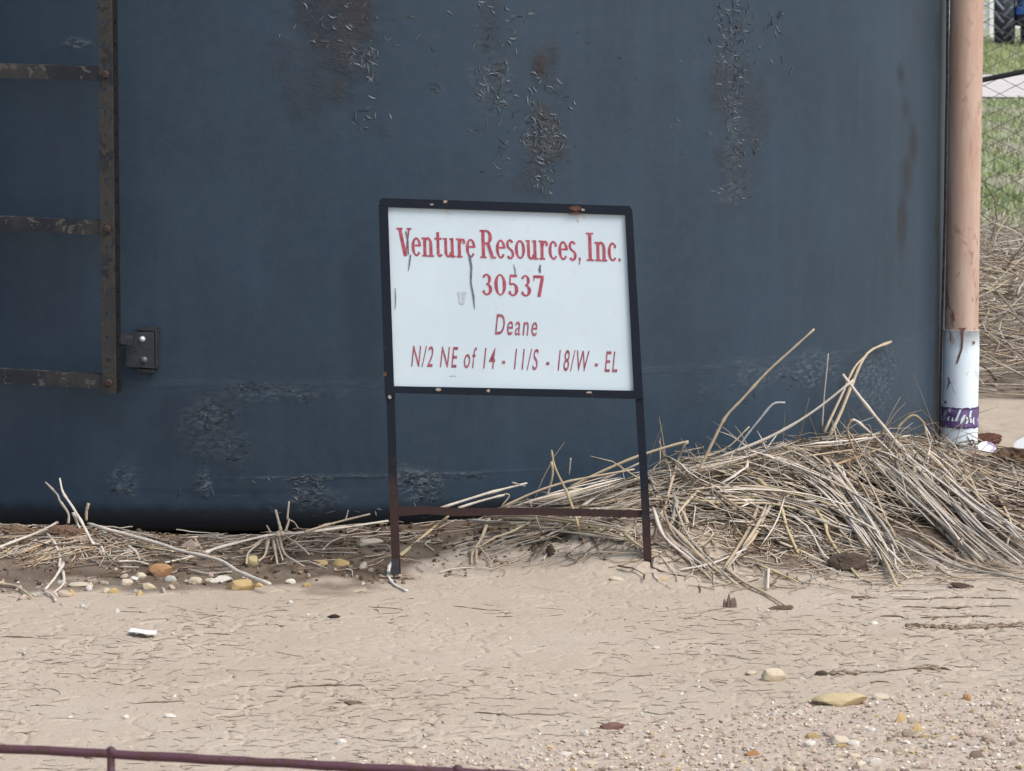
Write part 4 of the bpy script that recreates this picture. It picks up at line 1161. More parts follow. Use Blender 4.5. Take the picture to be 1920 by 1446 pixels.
tag(ob, 'small dead plant with spreading roots on the bank left of the sign', 'plant')

# --- the mass of straw nobody could count
PAL = [TAN, TAN, GREY, GREY, PALE, PALE, (0.33, 0.26, 0.18), (0.24, 0.18, 0.13), (0.17, 0.125, 0.09), (0.42, 0.36, 0.28)]
def straw(mb, x, y, z, ang, slope, L, r_, bend, n=5, follow=None):
    col = random.choice(PAL) if L > 0.06 else random.choice(((0.26, 0.165, 0.10), (0.34, 0.23, 0.14), (0.20, 0.13, 0.085), (0.40, 0.30, 0.19))); k = random.uniform(0.75, 1.2); col = tuple(c * k for c in col)
    pts = []
    a = ang
    px, py, pz = x, y, z
    for i in range(n + 1):
        zz = pz
        if follow is not None: zz = follow(px, py) + z
        pts.append((px, py, zz))
        a += bend / n + random.gauss(0, 0.10) + (random.choice((-1, 1)) * random.uniform(0.3, 0.9) if random.random() < 0.05 else 0)
        px += math.cos(a) * L / n; py += math.sin(a) * L / n; pz += slope * L / n
    if r_ > 0.0026:      # flat broken blades: width swells and pinches along the length
        rr = [r_ * random.uniform(0.65, 1.25) * (1 - 0.45 * (i / n) ** 2) for i in range(n + 1)]
        rr[-1] *= random.uniform(0.1, 0.6)
        mb.tube(pts, rr, 4, col, True, random.uniform(0.22, 0.55))
    else: mb.tube(pts, [r_ * (1 - 0.4 * i / n) * random.uniform(0.8, 1.2) for i in range(n + 1)], 3, col, False)
mass = MB()
def foll(lev):
    return lambda qx, qy: float(T(qx, qy)) + lev * float(HEAP(qx, qy))
def one(x, y, ang, L, r_, lev, bend, jit=0.006):
    ex, ey = x + math.cos(ang) * L, y + math.sin(ang) * L
    for f_ in (0.0, 0.5, 1.0):
        if math.hypot(x + (ex - x) * f_ - AX, y + (ey - y) * f_ - AY) - R < 0.035: return 0
    straw(mass, x, y, random.uniform(-jit, jit * 2), ang, 0, L, r_, bend, 6, foll(lev))
    return 1
def heap_spot(p=1.0):
    while True:
        x, y = random.uniform(-0.15, 1.62), random.uniform(9.05, 11.3)
        if math.hypot(x - AX, y - AY) - R < 0.04: continue
        if random.random() < min(1, (float(HEAP(x, y)) / 0.085) ** p) * (0.55 if x < 0.3 else 1): return x, y
def heap_dir(x):
    if x > 0.75: return random.gauss(-0.95, 0.42)
    if x > 0.40: return random.gauss(-0.45, 0.75)
    return random.gauss(0.12, 0.35)
for _ in range(92):                                  # sheaves lying across one another
    x, y = heap_spot(); a0 = heap_dir(x); lev0 = random.uniform(0.35, 1.05); L0 = random.uniform(0.22, 0.62)
    if random.random() < 0.15: a0 = random.uniform(0, PI)
    b0 = random.gauss(0, 0.5)
    for k in range(random.randint(5, 16)):
        d = random.gauss(0, 0.035)
        one(x - math.sin(a0) * d - math.cos(a0) * L0 * random.uniform(0.3, 0.6), y + math.cos(a0) * d - math.sin(a0) * L0 * random.uniform(0.3, 0.6), a0 + random.gauss(0, 0.14), L0 * random.uniform(0.6, 1.1),
            random.choice((random.uniform(0.0014, 0.0030), random.uniform(0.003, 0.0068))), lev0 + random.gauss(0, 0.14), b0 + random.gauss(0, 0.25))
for _ in range(400):                                  # single stalks at all angles
    x, y = heap_spot(0.8); one(x, y, random.uniform(0, 2 * PI) if random.random() < 0.5 else heap_dir(x) + random.choice((0, PI)), random.uniform(0.06, 0.34), random.uniform(0.0010, 0.0034), random.uniform(0.1, 1.12), random.gauss(0, 1.3), 0.012)
for _ in range(650):                                  # dark strands deep in the heap, painting the shade of its gaps
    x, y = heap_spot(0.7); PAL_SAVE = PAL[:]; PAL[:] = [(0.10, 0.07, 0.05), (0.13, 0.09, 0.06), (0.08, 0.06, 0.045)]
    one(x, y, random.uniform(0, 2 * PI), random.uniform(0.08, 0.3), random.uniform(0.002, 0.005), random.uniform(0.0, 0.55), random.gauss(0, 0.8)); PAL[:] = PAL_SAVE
def bundle(px, n, spread, rmin=0.0022, rmax=0.0058):   # thick blades swept together
    base = px_path(px, 1.0, 0.012)
    col0 = random.choice([TAN, PALE, GREY, TAN, PALE])
    for _ in range(n):
        dx, dy, dz = random.gauss(0, spread), random.gauss(0, spread * 0.8), random.uniform(-0.012, 0.016)
        sk = random.gauss(0, spread * 0.8); m_ = len(base); t0, t1 = random.uniform(-0.05, 0.3), random.uniform(0.7, 1.1)
        q = []
        for i in range(m_):
            f_ = i / (m_ - 1); b_ = base[i]
            q.append(np.array([b_[0] + dx + sk * f_ + random.gauss(0, 0.006), b_[1] + dy + random.gauss(0, 0.005), b_[2] + dz + random.gauss(0, 0.004)]))
        q = crom(q, 4); k0, k1 = max(0, int(t0 * len(q))), min(len(q), int(t1 * len(q)))
        q = q[k0:k1]
        for p in q:
            p[2] = max(p[2], float(T(p[0], p[1])) + 0.004)
            d_ = math.hypot(p[0] - AX, p[1] - AY)
            if d_ < R + 0.02: p[0], p[1] = AX + (p[0] - AX) * (R + 0.02) / d_, AY + (p[1] - AY) * (R + 0.02) / d_
        if len(q) < 4: continue
        r_ = random.uniform(rmin, rmax); kk_ = random.uniform(0.88, 1.22); c_ = random.choice([col0, col0, TAN, PALE, GREY, (0.33, 0.26, 0.18)])
        rr = [r_ * random.uniform(0.75, 1.2) for _ in q]; rr[-1] *= 0.3; rr[0] *= 0.6
        mass.tube(q, rr, 4, tuple(c * kk_ for c in c_), True, random.uniform(0.3, 0.6))
for px, n, sp_ in (([(1555, 850), (1600, 920), (1650, 1000), (1710, 1085)], 11, 0.03), ([(1600, 830), (1680, 910), (1760, 990), (1830, 1060)], 12, 0.035), ([(1490, 870), (1560, 920), (1620, 990), (1660, 1060)], 9, 0.03),
                   ([(1660, 850), (1750, 930), (1840, 1010), (1930, 1070)], 12, 0.04), ([(1730, 880), (1820, 950), (1930, 1020)], 9, 0.035), ([(1290, 925), (1380, 922), (1470, 935), (1570, 965)], 12, 0.018),
                   ([(1225, 900), (1310, 885), (1400, 862), (1480, 838)], 9, 0.025), ([(1240, 960), (1280, 1010), (1330, 1055), (1390, 1100)], 7, 0.022), ([(1450, 930), (1420, 990), (1370, 1060)], 5, 0.02),
                   ([(1000, 945), (1090, 920), (1200, 890)], 9, 0.02), ([(900, 978), (1010, 980), (1120, 990), (1200, 1005)], 8, 0.016), ([(1530, 940), (1620, 985), (1700, 1030), (1780, 1075)], 9, 0.03),
                   ([(1400, 850), (1470, 870), (1540, 910), (1600, 960)], 8, 0.03), ([(1780, 920), (1850, 990), (1930, 1060)], 8, 0.035), ([(1640, 830), (1560, 840), (1470, 850)], 6, 0.025)):
    bundle(px, n, sp_)
for _ in range(150):                                  # ragged ends standing out of the heap
    x, y = heap_spot(1.2)
    zb_ = float(T(x, y)) + 0.8 * float(HEAP(x, y)); L = random.uniform(0.05, 0.17) * (1.6 if random.random() < 0.15 else 1)
    a_ = random.uniform(0, 2 * PI); out_ = random.uniform(0.3, 1.5); col = random.choice(PAL); kk_ = random.uniform(.8, 1.15)
    p_ = [(x + math.cos(a_) * L * out_ * f_, y + math.sin(a_) * L * out_ * f_ * 0.6, zb_ + L * (f_ - 0.42 * out_ * f_ * f_)) for f_ in (0, .35, .7, 1.0)]
    if min(math.hypot(q[0] - AX, q[1] - AY) for q in p_) < R + 0.03: continue
    r_ = random.uniform(0.0012, 0.0034)
    mass.tube(p_, [r_, r_ * 1.1, r_ * .8, r_ * .3], 4, tuple(c * kk_ for c in col), True, 0.5)
for _ in range(320):                                  # broken brown chaff near the top of the heap
    x, y = random.gauss(0.88, 0.16), random.gauss(10.33, 0.13); one(x, y, random.uniform(0, 2 * PI), random.uniform(0.015, 0.06), random.uniform(0.0010, 0.0030), random.uniform(0.75, 1.12), random.gauss(0, 1.5), 0.01)
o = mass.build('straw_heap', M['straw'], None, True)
tag(o, 'tangled heap of dry bleached straw against the tank right of the sign', 'straw', kind='stuff')
bits = MB()
for _ in range(900):
    x, y = (random.uniform(-1.4, 1.6), random.uniform(8.95, 9.95)) if random.random() < 0.5 else (random.gauss(0.62, 0.28), random.gauss(9.32, 0.11))
    r_ = math.hypot(x - AX, y - AY) - R
    if r_ < 0.1 or (y < 9.2 and x < 0.3): continue
    straw(bits, x, y, 0.004, random.uniform(0, 2 * PI), 0, random.uniform(0.03, 0.16), random.uniform(0.0008, 0.0024), random.gauss(0, 1.2), 4, lambda a, b: float(T(a, b)))
for _ in range(150):
    x, y = random.uniform(-1.45, -0.25), random.uniform(9.25, 9.85)
    if math.hypot(x - AX, y - AY) - R < 0.16: continue
    straw(bits, x, y, random.uniform(0.003, 0.016), random.gauss(0.0, 0.9) + random.choice((0, PI)), 0, random.uniform(0.04, 0.26), random.uniform(0.0010, 0.0030), random.gauss(0, 0.9), 6, lambda a, b: float(T(a, b)))
o = bits.build('straw_litter', M['straw'], None, True); tag(o, 'thin bits of straw and rootlet littered on the bank', 'straw', kind='stuff')
# fine roots hanging out of the left bank
roots = MB()
for _ in range(150):
    u, v = random.gauss(150, 90), random.uniform(995, 1040)
    p = hit(u, v)
    if p is None: continue
    n = 5; pts = []; x, y, z = p
    dx = random.gauss(0, 0.012) + (u - 140) / 740 * 0.05
    for i in range(n + 1):
        pts.append((x, y, max(z, float(T(x, y)) + 0.004)))
        x += dx + random.gauss(0, 0.004); y -= random.uniform(0.012, 0.04); z -= random.uniform(0.004, 0.014)
    k = random.uniform(0.7, 1.25)
    roots.tube(pts, [0.0028 * (1 - 0.12 * i) * random.uniform(.7, 1.1) for i in range(n + 1)], 4, tuple(c * k for c in random.choice([TAN, (0.30, 0.21, 0.14), (0.24, 0.16, 0.10), GREY])), False)
o = roots.build('root_tangle', M['straw'], None, True); tag(o, 'fine brown roots hanging out of the bank at the left', 'roots', kind='stuff')

# ================================================================== STONES, CLODS
def ico(sub, seed, rough_, cut_=(0.24, 0.42)):
    bm = bmesh.new(); bmesh.ops.create_icosphere(bm, subdivisions=sub, radius=0.5)
    rs = random.Random(seed)
    dirs = [(Vector((rs.gauss(0, 1), rs.gauss(0, 1), rs.gauss(0, 1))).normalized(), rs.uniform(*cut_)) for _ in range(11)]
    for v in bm.verts:
        for d, h in dirs:                       # broken faces
            k = v.co.dot(d)
            if k > h: v.co -= d * (k - h) * 0.9
        v.co *= 1 + rs.uniform(-rough_, rough_)
    vv = [tuple(v.co) for v in bm.verts]; bm.verts.index_update()
    ff = [tuple(v.index for v in f.verts) for f in bm.faces]
    bm.free()
    return vv, ff
SHAPES = [ico(2, k, 0.03) for k in range(8)]
def lump(seed):
    bm = bmesh.new(); bmesh.ops.create_icosphere(bm, subdivisions=4, radius=0.5)
    rs = random.Random(seed); ws = [(Vector((rs.gauss(0, 1), rs.gauss(0, 1), rs.gauss(0, 1))) * (2.2 * 1.75 ** k), rs.uniform(0, 6.3), 0.085 / 1.45 ** k) for k in range(7) for _ in range(2)]
    for v in bm.verts:
        n_ = v.co.normalized()
        v.co *= 1 + sum(a_ * math.sin(n_.dot(w_) * 1.6 + ph_) for w_, ph_, a_ in ws) + rs.uniform(-0.025, 0.025)
    bm.verts.index_update(); out = ([tuple(v.co) for v in bm.verts], [tuple(v.index for v in f.verts) for f in bm.faces]); bm.free()
    return out
LUMPS = [lump(90 + k) for k in range(6)]
BIGS = [ico(3, 40 + k, 0.02, (0.27, 0.44)) for k in range(6)]
CREAM, OCH, ORG, WHT, PNK, RED = (0.52, 0.45, 0.34), (0.45, 0.33, 0.16), (0.38, 0.215, 0.105), (0.62, 0.58, 0.51), (0.44, 0.345, 0.285), (0.19, 0.105, 0.09)
stone_meshes = {}
CN = {}
def stone(u, v, wpx, hpx, col, label, cat='stone', group=None, name='stone', shp=None, big=False, mat='stone', sink=0.33, tilt=0.25):
    p = hit(u, v + hpx * 0.35)
    if p is None: return None
    k = p[1] / F
    src = LUMPS if mat == 'clod' else BIGS if big else SHAPES
    i = shp if shp is not None else random.randrange(len(src))
    key = (big, i % len(src), col, mat)
    if key not in stone_meshes:
        m_ = MB(); m_.add(*src[i % len(src)], col)
        tmp = m_.build('stone', M[mat]); stone_meshes[key] = tmp.data; bpy.data.objects.remove(tmp)
    ob = bpy.data.objects.new(name, stone_meshes[key]); COL.objects.link(ob)
    sx, sz = wpx * k, hpx * k * 1.05
    if mat == 'clod': sx, sz = sx * 0.80, sz * 0.72
    sy = max(0.7 * sx, sz)
    ob.scale = (sx * 1.2, sy * 1.1, sz * 1.35)
    ob.rotation_euler = (random.uniform(-tilt, tilt) * 0.4, random.uniform(-tilt, tilt) * 0.6, random.uniform(0, 2 * PI) if abs(wpx - hpx) < 6 else random.uniform(-0.3, 0.3))
    ob.location = (p[0], p[1] + sy * 0.1, p[2] + sz * (0.5 - sink))
    return tag(ob, label.replace('@', CN.get(col, 'tan')), cat, group)
CN.update({CREAM: 'cream', OCH: 'ochre', ORG: 'orange', WHT: 'white', PNK: 'pinkish', (0.34, 0.27, 0.18): 'tan', (0.24, 0.18, 0.15): 'dark'})
for u, v, w_, h_, c_, lb in (
    (300, 1070, 46, 28, ORG, 'large orange stone in the left bank'), (450, 1098, 56, 24, OCH, 'ochre yellow angular stone under the long pale stalk'),
    (690, 1018, 52, 16, CREAM, 'flat cream stone on the bank left of the sign leg'), (601, 1056, 28, 12, OCH, 'small yellow stone, left of a pair by the bank'),
    (641, 1055, 32, 14, (0.48, 0.33, 0.15), 'orange yellow oval stone, right of a pair by the bank'), (356, 1021, 32, 20, PNK, 'pinkish pointed stone under the tank edge'),
    (475, 1052, 26, 22, (0.47, 0.38, 0.20), 'yellowish stone under the dead plant'), (365, 1088, 26, 14, CREAM, 'cream stone right of the large orange stone'),
    (412, 1086, 44, 14, WHT, 'pale flat stone left of the ochre stone'), (235, 1093, 26, 16, CREAM, 'cream stone at the left bank foot with pointed face'),
    (262, 1080, 22, 14, CREAM, 'small cream stone beside the orange stone'), (278, 1100, 30, 12, (0.50, 0.42, 0.28), 'flat tan stone below the orange stone'),
    (262, 1112, 16, 12, OCH, 'tiny yellow stone below the left bank'), (120, 1113, 26, 16, PNK, 'pink white stone below the hanging root'),
    (148, 1096, 40, 10, CREAM, 'thin cream stone slab at the left bank foot'), (1447, 1267, 46, 30, (0.56, 0.47, 0.34), 'cream block of stone on the bare dirt right of centre'),
    (1575, 1312, 96, 26, (0.50, 0.41, 0.24), 'largest flat yellow stone at the edge of the gravel'), (1650, 1306, 32, 14, CREAM, 'cream stone right of the largest flat yellow stone'),
    (1409, 1262, 22, 9, CREAM, 'small flat cream stone left of the cream block'), (1572, 1389, 40, 22, (0.54, 0.47, 0.36), 'rounded cream stone amid the gravel'),
    (1600, 1418, 28, 12, CREAM, 'flat pale stone below the rounded cream stone'), (1688, 1346, 22, 18, OCH, 'ochre stone in the gravel'),
    (1811, 1308, 20, 16, ORG, 'orange stone in the gravel at the right'), (1411, 1412, 28, 16, ORG, 'orange stone at the bottom edge of the gravel'),
    (1147, 1362, 52, 12, RED, 'flat dark red stone on the dirt'), (640, 1392, 24, 12, WHT, 'white pebble above the purple rail'),
    (766, 1429, 24, 16, CREAM, 'cream stone touching the end of the purple rail'), (795, 1401, 16, 9, WHT, 'small white pebble above the rail end'),
    (1155, 1085, 26, 9, CREAM, 'flat cream pebble before the right sign leg'), (1241, 1086, 18, 7, OCH, 'thin yellow pebble before the straw heap'),
    (259, 1253, 18, 10, CREAM, 'cream pebble below the white scrap'), (318, 1342, 22, 9, WHT, 'white flat pebble on the cracked dirt at the left'),
    (1640, 1168, 20, 7, WHT, 'white pebble before the crust ledges'), (1095, 1374, 16, 14, WHT, 'pointed white pebble near the dark red stone'),
    (1060, 1413, 24, 9, WHT, 'flat white pebble near the bottom centre'), (1105, 1430, 30, 9, CREAM, 'flat cream pebble at the bottom edge'),
    (1489, 1282, 16, 10, CREAM, 'small cream stone right below the cream block'), (1453, 1337, 16, 13, WHT, 'white stone at the gravel edge')):
    stone(u, v, w_, h_, c_, lb, big=w_ > 20)
# other pebbles one can count: alike
placed = 0
tries = 0
while placed < 105 and tries < 2000:
    tries += 1
    u, v = random.uniform(0, 1920), random.uniform(1120, 1440)
    corner = (u - 1050) * 0.17 + (v - 1446)
    if corner > 10: continue
    if random.random() > 0.25 + 0.75 * max(0, min(1, (u - 300) / 1300)) * ((v - 1100) / 340): continue
    w_ = random.choice((6, 7, 8, 9, 11, 14))
    if stone(u, v, w_, w_ * random.uniform(0.45, 0.7), random.choice((CREAM, WHT, WHT, PNK, CREAM)), 'tiny @ pebble scattered on the cracked dirt', 'pebble', 'pebbles on the dirt', 'pebble') is not None: placed += 1
placed = 0; tries = 0
while placed < 50 and tries < 1000:
    tries += 1
    u = random.uniform(0, 700); v = random.gauss(1096 - 0.03 * u, 12)
    w_ = random.choice((8, 10, 12, 16, 20))
    if stone(u, v, w_, w_ * random.uniform(0.45, 0.8), random.choice((CREAM, OCH, PNK, WHT, (0.34, 0.27, 0.18))), 'small @ stone strewn along the foot of the left bank', 'pebble', 'stones along the bank foot', 'pebble') is not None: placed += 1
placed = 0; tries = 0
while placed < 125 and tries < 4000:
    tries += 1
    u, v = random.uniform(1000, 1925), random.uniform(1290, 1450)
    corner = (u - 1180) * 0.17 + (v - 1446)
    if corner < -10 and random.random() > 0.10: continue
    if corner < -60: continue
    w_ = random.choice((10, 12, 14, 16, 18, 22, 26))
    if stone(u, v, w_, w_ * random.uniform(0.4, 0.75), random.choice((CREAM, CREAM, CREAM, PNK, WHT, OCH, (0.42, 0.34, 0.26), (0.48, 0.40, 0.31), (0.40, 0.32, 0.25), (0.24, 0.18, 0.15))), '@ gravel stone in the stony patch at lower right', 'pebble', 'gravel stones at lower right', 'pebble') is not None: placed += 1
def scatter(name, n, region, smin, smax, cols, label, mat, dens=None, flatz=0.6):
    mb = MB(); k = 0; tries = 0
    while k < n and tries < n * 12:
        tries += 1
        x, y = region()
        if dens is not None and random.random() > dens(x, y): continue
        s = smin + (smax - smin) * random.random() ** 2.2
        vv, ff = SMALL[random.randrange(len(SMALL))]
        a = random.uniform(0, 2 * PI); ca, sa = math.cos(a), math.sin(a)
        z = float(T(x, y)) + s * flatz * 0.25
        c = random.choice(cols); kk = random.uniform(0.8, 1.2)
        mb.add([(x + s * (p[0] * ca - p[1] * sa), y + s * (p[0] * sa + p[1] * ca), z + s * flatz * p[2]) for p in vv], ff, tuple(q * kk for q in c))
        k += 1
    return tag(mb.build(name, M[mat]), label, kind='stuff')
SMALL = [ico(1, 70 + k, 0.12) for k in range(6)]
def gdens(x, y): return float(sst(-0.18, 0.15, (x - 0.10) * 0.55 - (y - 7.22) + 0.14 * fbm(np.array(x * 4), np.array(y * 4), 31, 3)))
scatter('gravel', 9500, lambda: (random.uniform(-0.4, 1.35), random.uniform(6.6, 8.2)), 0.003, 0.013,
        (CREAM, CREAM, PNK, (0.44, 0.36, 0.28), (0.40, 0.32, 0.25), (0.48, 0.40, 0.32), (0.52, 0.42, 0.31), WHT, (0.34, 0.26, 0.20)), 'fine pinkish tan gravel at the lower right', 'stone', gdens)
scatter('gravel_chips', 420, lambda: (random.uniform(-0.4, 1.35), random.uniform(6.6, 8.2)), 0.009, 0.022,
        (CREAM, CREAM, PNK, (0.38, 0.31, 0.24), (0.34, 0.27, 0.21), WHT, OCH), 'coarser chips of tan stone in the gravel at the lower right', 'stone', gdens, 0.5)
scatter('dirt_crumbs', 3600, lambda: (random.uniform(-1.3, 1.4), random.uniform(6.7, 9.2)), 0.0015, 0.006,
        ((0.45, 0.375, 0.29), (0.36, 0.29, 0.22), (0.54, 0.47, 0.38), (0.28, 0.22, 0.17)), 'loose crumbs of dry dirt on the ground', 'clod')
def bdens(x, y):
    r_ = math.hypot(x - AX, y - AY) - R
    return 0 if r_ < 0.06 else max(0.0, min(1.0, (0.98 - r_) * 2.2)) * (1 if x < -0.3 else 0.5)
scatter('soil_clods', 5200, lambda: (random.uniform(-1.7, 1.5), random.uniform(8.95, 11.2)), 0.003, 0.019,
        ((0.17, 0.12, 0.082), (0.13, 0.092, 0.062), (0.22, 0.162, 0.115), (0.10, 0.072, 0.05), (0.08, 0.058, 0.042)), 'crumbly brown soil clods in the bank at the tank foot', 'clod', bdens, 0.75)
led = MB()
for pts in ([(1600, 1122), (1760, 1124), (1919, 1122)], [(1680, 1139), (1800, 1142), (1919, 1139)], [(1650, 1157), (1780, 1160), (1919, 1158)], [(1700, 1174), (1800, 1178), (1919, 1173)], [(1560, 1264), (1660, 1259), (1740, 1250), (1800, 1257)]):
    q = [hit(u, v) for u, v in pts]
    for a_, b_ in zip(q[:-1], q[1:]):
        for _ in range(95):
            f_ = random.random(); p = a_ + (b_ - a_) * f_
            if float(vnoise(np.array(p[0] * 14), np.array(p[1] * 3), 9)) < 0.42: continue
            x, y = p[0], p[1] + random.gauss(0, 0.012) + 0.05 * float(fbm(np.array(p[0] * 9), np.array(p[1] * 3), 66, 3)); s_ = random.uniform(0.004, 0.015)
            vv, ff = SMALL[random.randrange(len(SMALL))]; c = random.choice(((0.20, 0.145, 0.10), (0.28, 0.215, 0.16), (0.15, 0.105, 0.075), (0.36, 0.29, 0.22)))
            led.add([(x + s_ * v_[0] * 1.5, y + s_ * v_[1], float(T(x, y)) + 0.002 + s_ * 0.5 * v_[2]) for v_ in vv], ff, c)
tag(led.build('crust_crumbs', M['clod']), 'broken brown crust crumbs along the ledges before the straw heap', kind='stuff')
DK = (0.085, 0.064, 0.05)
stone(1586, 1050, 74, 52, DK, 'dark brown soil clod under the straw heap front', 'clod', name='soil_clod', big=True, mat='clod', shp=1)
stone(1895, 858, 110, 56, (0.13, 0.085, 0.055), 'brown mound of soil at the foot of the pipe', 'clod', name='soil_clod', big=True, mat='clod', shp=2)
stone(1850, 822, 60, 28, (0.12, 0.06, 0.045), 'reddish brown clod just right of the white wrap', 'clod', name='soil_clod', big=True, mat='clod', shp=3)
stone(40, 995, 60, 30, (0.20, 0.14, 0.09), 'brown clod on the bank top at the far left', 'clod', name='soil_clod', big=True, mat='clod', shp=4)
stone(130, 995, 70, 30, (0.17, 0.11, 0.075), 'brown clod at the root of the thick forked stalk', 'clod', name='soil_clod', big=True, mat='clod', shp=5)
stone(1033, 1030, 18, 26, (0.09, 0.065, 0.05), 'dark upright soil lump under the cross bar', 'clod', name='soil_clod', big=True, mat='clod', shp=0)
stone(1805, 1098, 44, 10, (0.09, 0.06, 0.045), 'flat dark crust on the dirt before the heap', 'clod', name='soil_clod', big=True, mat='clod', shp=3)
stone(1462, 1139, 46, 9, (0.16, 0.11, 0.08), 'flat brown bark flake at the tip of the outlying stalk', 'bark', name='bark_flake', big=True, mat='clod', shp=1)
stone(625, 1155, 22, 9, (0.05, 0.04, 0.035), 'small dark leaf scrap on bare dirt below the sign', 'leaf', name='leaf_scrap', big=True, mat='clod', shp=2)
stone(664, 1316, 34, 8, (0.21, 0.15, 0.115), 'flat brown crust piece on the cracked dirt at lower left', 'clod', name='soil_clod', big=True, mat='clod', shp=4)
stone(1540, 1262, 26, 12, (0.10, 0.075, 0.06), 'dark crumb of soil right of the cream block', 'clod', name='soil_clod', big=True, mat='clod', shp=0)
fm = MB()
for u, v in ((742, 1084), (1213, 1026)):
    c = hit(u, v)
    for _ in range(60):
        a = random.uniform(0, 2 * PI); d_ = abs(random.gauss(0, 0.03)) + 0.006; s_ = random.uniform(0.004, 0.016)
        x, y = c[0] + d_ * math.cos(a), c[1] + d_ * math.sin(a) * 0.8; vv, ff = SMALL[random.randrange(len(SMALL))]; kq_ = random.uniform(.8, 1.15)
        fm.add([(x + s_ * p_[0], y + s_ * p_[1], float(T(x, y)) + max(0, 0.010 - d_ * 0.25) + s_ * 0.5 * p_[2]) for p_ in vv], ff, tuple(q * kq_ for q in random.choice(((0.30, 0.235, 0.175), (0.36, 0.29, 0.22), (0.24, 0.18, 0.13)))))
tag(fm.build('loose_soil', M['clod']), 'loose crumbs of soil heaped round the feet of the sign', kind='stuff')
# splintered twig stump
p = hit(1369, 1139); mb = MB()
for dx, h_, tl in ((-9, 16, -2), (-3, 27, 1), (3, 19, 1), (9, 20, -1)):
    k = p[1] / F; b0 = p + np.array([dx * k, random.uniform(-.004, .004), -0.006])
    mb.tube([b0, b0 + np.array([tl * k * .5, 0, h_ * k * .6 + .003]), b0 + np.array([tl * k, 0, h_ * k + .006])], [4.6 * k, 4.2 * k, 0.8 * k], 5, (0.17, 0.125, 0.10))
tag(mb.build('twig_stump', M['straw'], None, False, tuple(p)), 'small splintered brown stump sticking out of the bare dirt', 'stump')
# pale curled peel by the left foot of the sign
S([(734, 1055), (728, 1070), (731, 1086), (742, 1098), (762, 1108)], 7, WHT, 'pale curl of peel round the left foot of the sign', heap=0, lift=0.004, name='peel_curl')
# paper scraps
def scrap(pts, name, label, mat, hgt=0.004):
    base = [hit(u, v) for u, v in pts]; c = np.mean(base, 0); mb = MB(); n = len(base)
    zz = [hgt + random.uniform(0.001, 0.006) for _ in base]
    mb.add([b + np.array([0, 0, z]) for b, z in zip(base, zz)] + [b + np.array([0, 0, z - 0.0012]) for b, z in zip(base, zz)],
           [tuple(range(n)), tuple(reversed(range(n, 2 * n)))] + [(i, n + i, n + (i + 1) % n, (i + 1) % n) for i in range(n)])
    return tag(mb.build(name, M[mat], None, False, tuple(c)), label, 'scrap')
scrap([(241, 1193), (246, 1186), (262, 1187), (278, 1190), (294, 1190), (293, 1197), (270, 1198), (256, 1195)], 'paper_scrap', 'bright white scrap of paper on the dirt at the left', 'white_paper', 0.006)
def card(u, v, wpx, hpx, Y, tilt_, name, label, stripe):
    c = at(u, v, Y); k = Y / F; root = thing(name, label, 'scrap', tuple(c))
    Mx = Matrix.Rotation(tilt_, 3, 'Y') @ Matrix.Rotation(-0.6, 3, 'X')
    mb = MB(); n = 8
    ring = [(wpx / 2 * math.cos(a) * k_, hpx / 2 * math.sin(a) * k_) for k_, a in ((random.uniform(0.72, 1.08), a) for a in np.linspace(0, 2 * PI, n + 1)[:-1])]
    ff = [tuple(range(n)), tuple(reversed(range(n, 2 * n)))] + [(i, n + i, n + (i + 1) % n, (i + 1) % n) for i in range(n)]
    mb.add([Vector(c) + Mx @ Vector((a * k, -0.0008, b * k)) for a, b in ring] + [Vector(c) + Mx @ Vector((a * k, 0.0008, b * k)) for a, b in ring], ff)
    part(mb, 'sheet', M['white_paper'], root)
    if stripe:
        mb = MB(); q = [(wpx * (0.12 + 0.30 * math.cos(a)), hpx * (0.02 + 0.36 * math.sin(a))) for a in np.linspace(-1.2, 1.9, 9)]
        q2 = [(a * 0.72 + 2, b * 0.62) for a, b in q]
        mb.add([Vector(c) + Mx @ Vector((a * k, -0.0022, b * k)) for a, b in q + q2], [(i, i + 1, 10 + i, 9 + i) for i in range(8)])
        part(mb, 'print', M['lilac'], root)
card(1849, 838, 40, 28, hit(1849, 850)[1] - 0.30, 0.15, 'label_scrap', 'torn white and purple label at the foot of the pipe', True)
card(1914, 832, 34, 24, hit(1914, 850)[1] - 0.42, -0.5, 'paper_scrap', 'white paper scrap at the right edge beside the pipe foot', False)

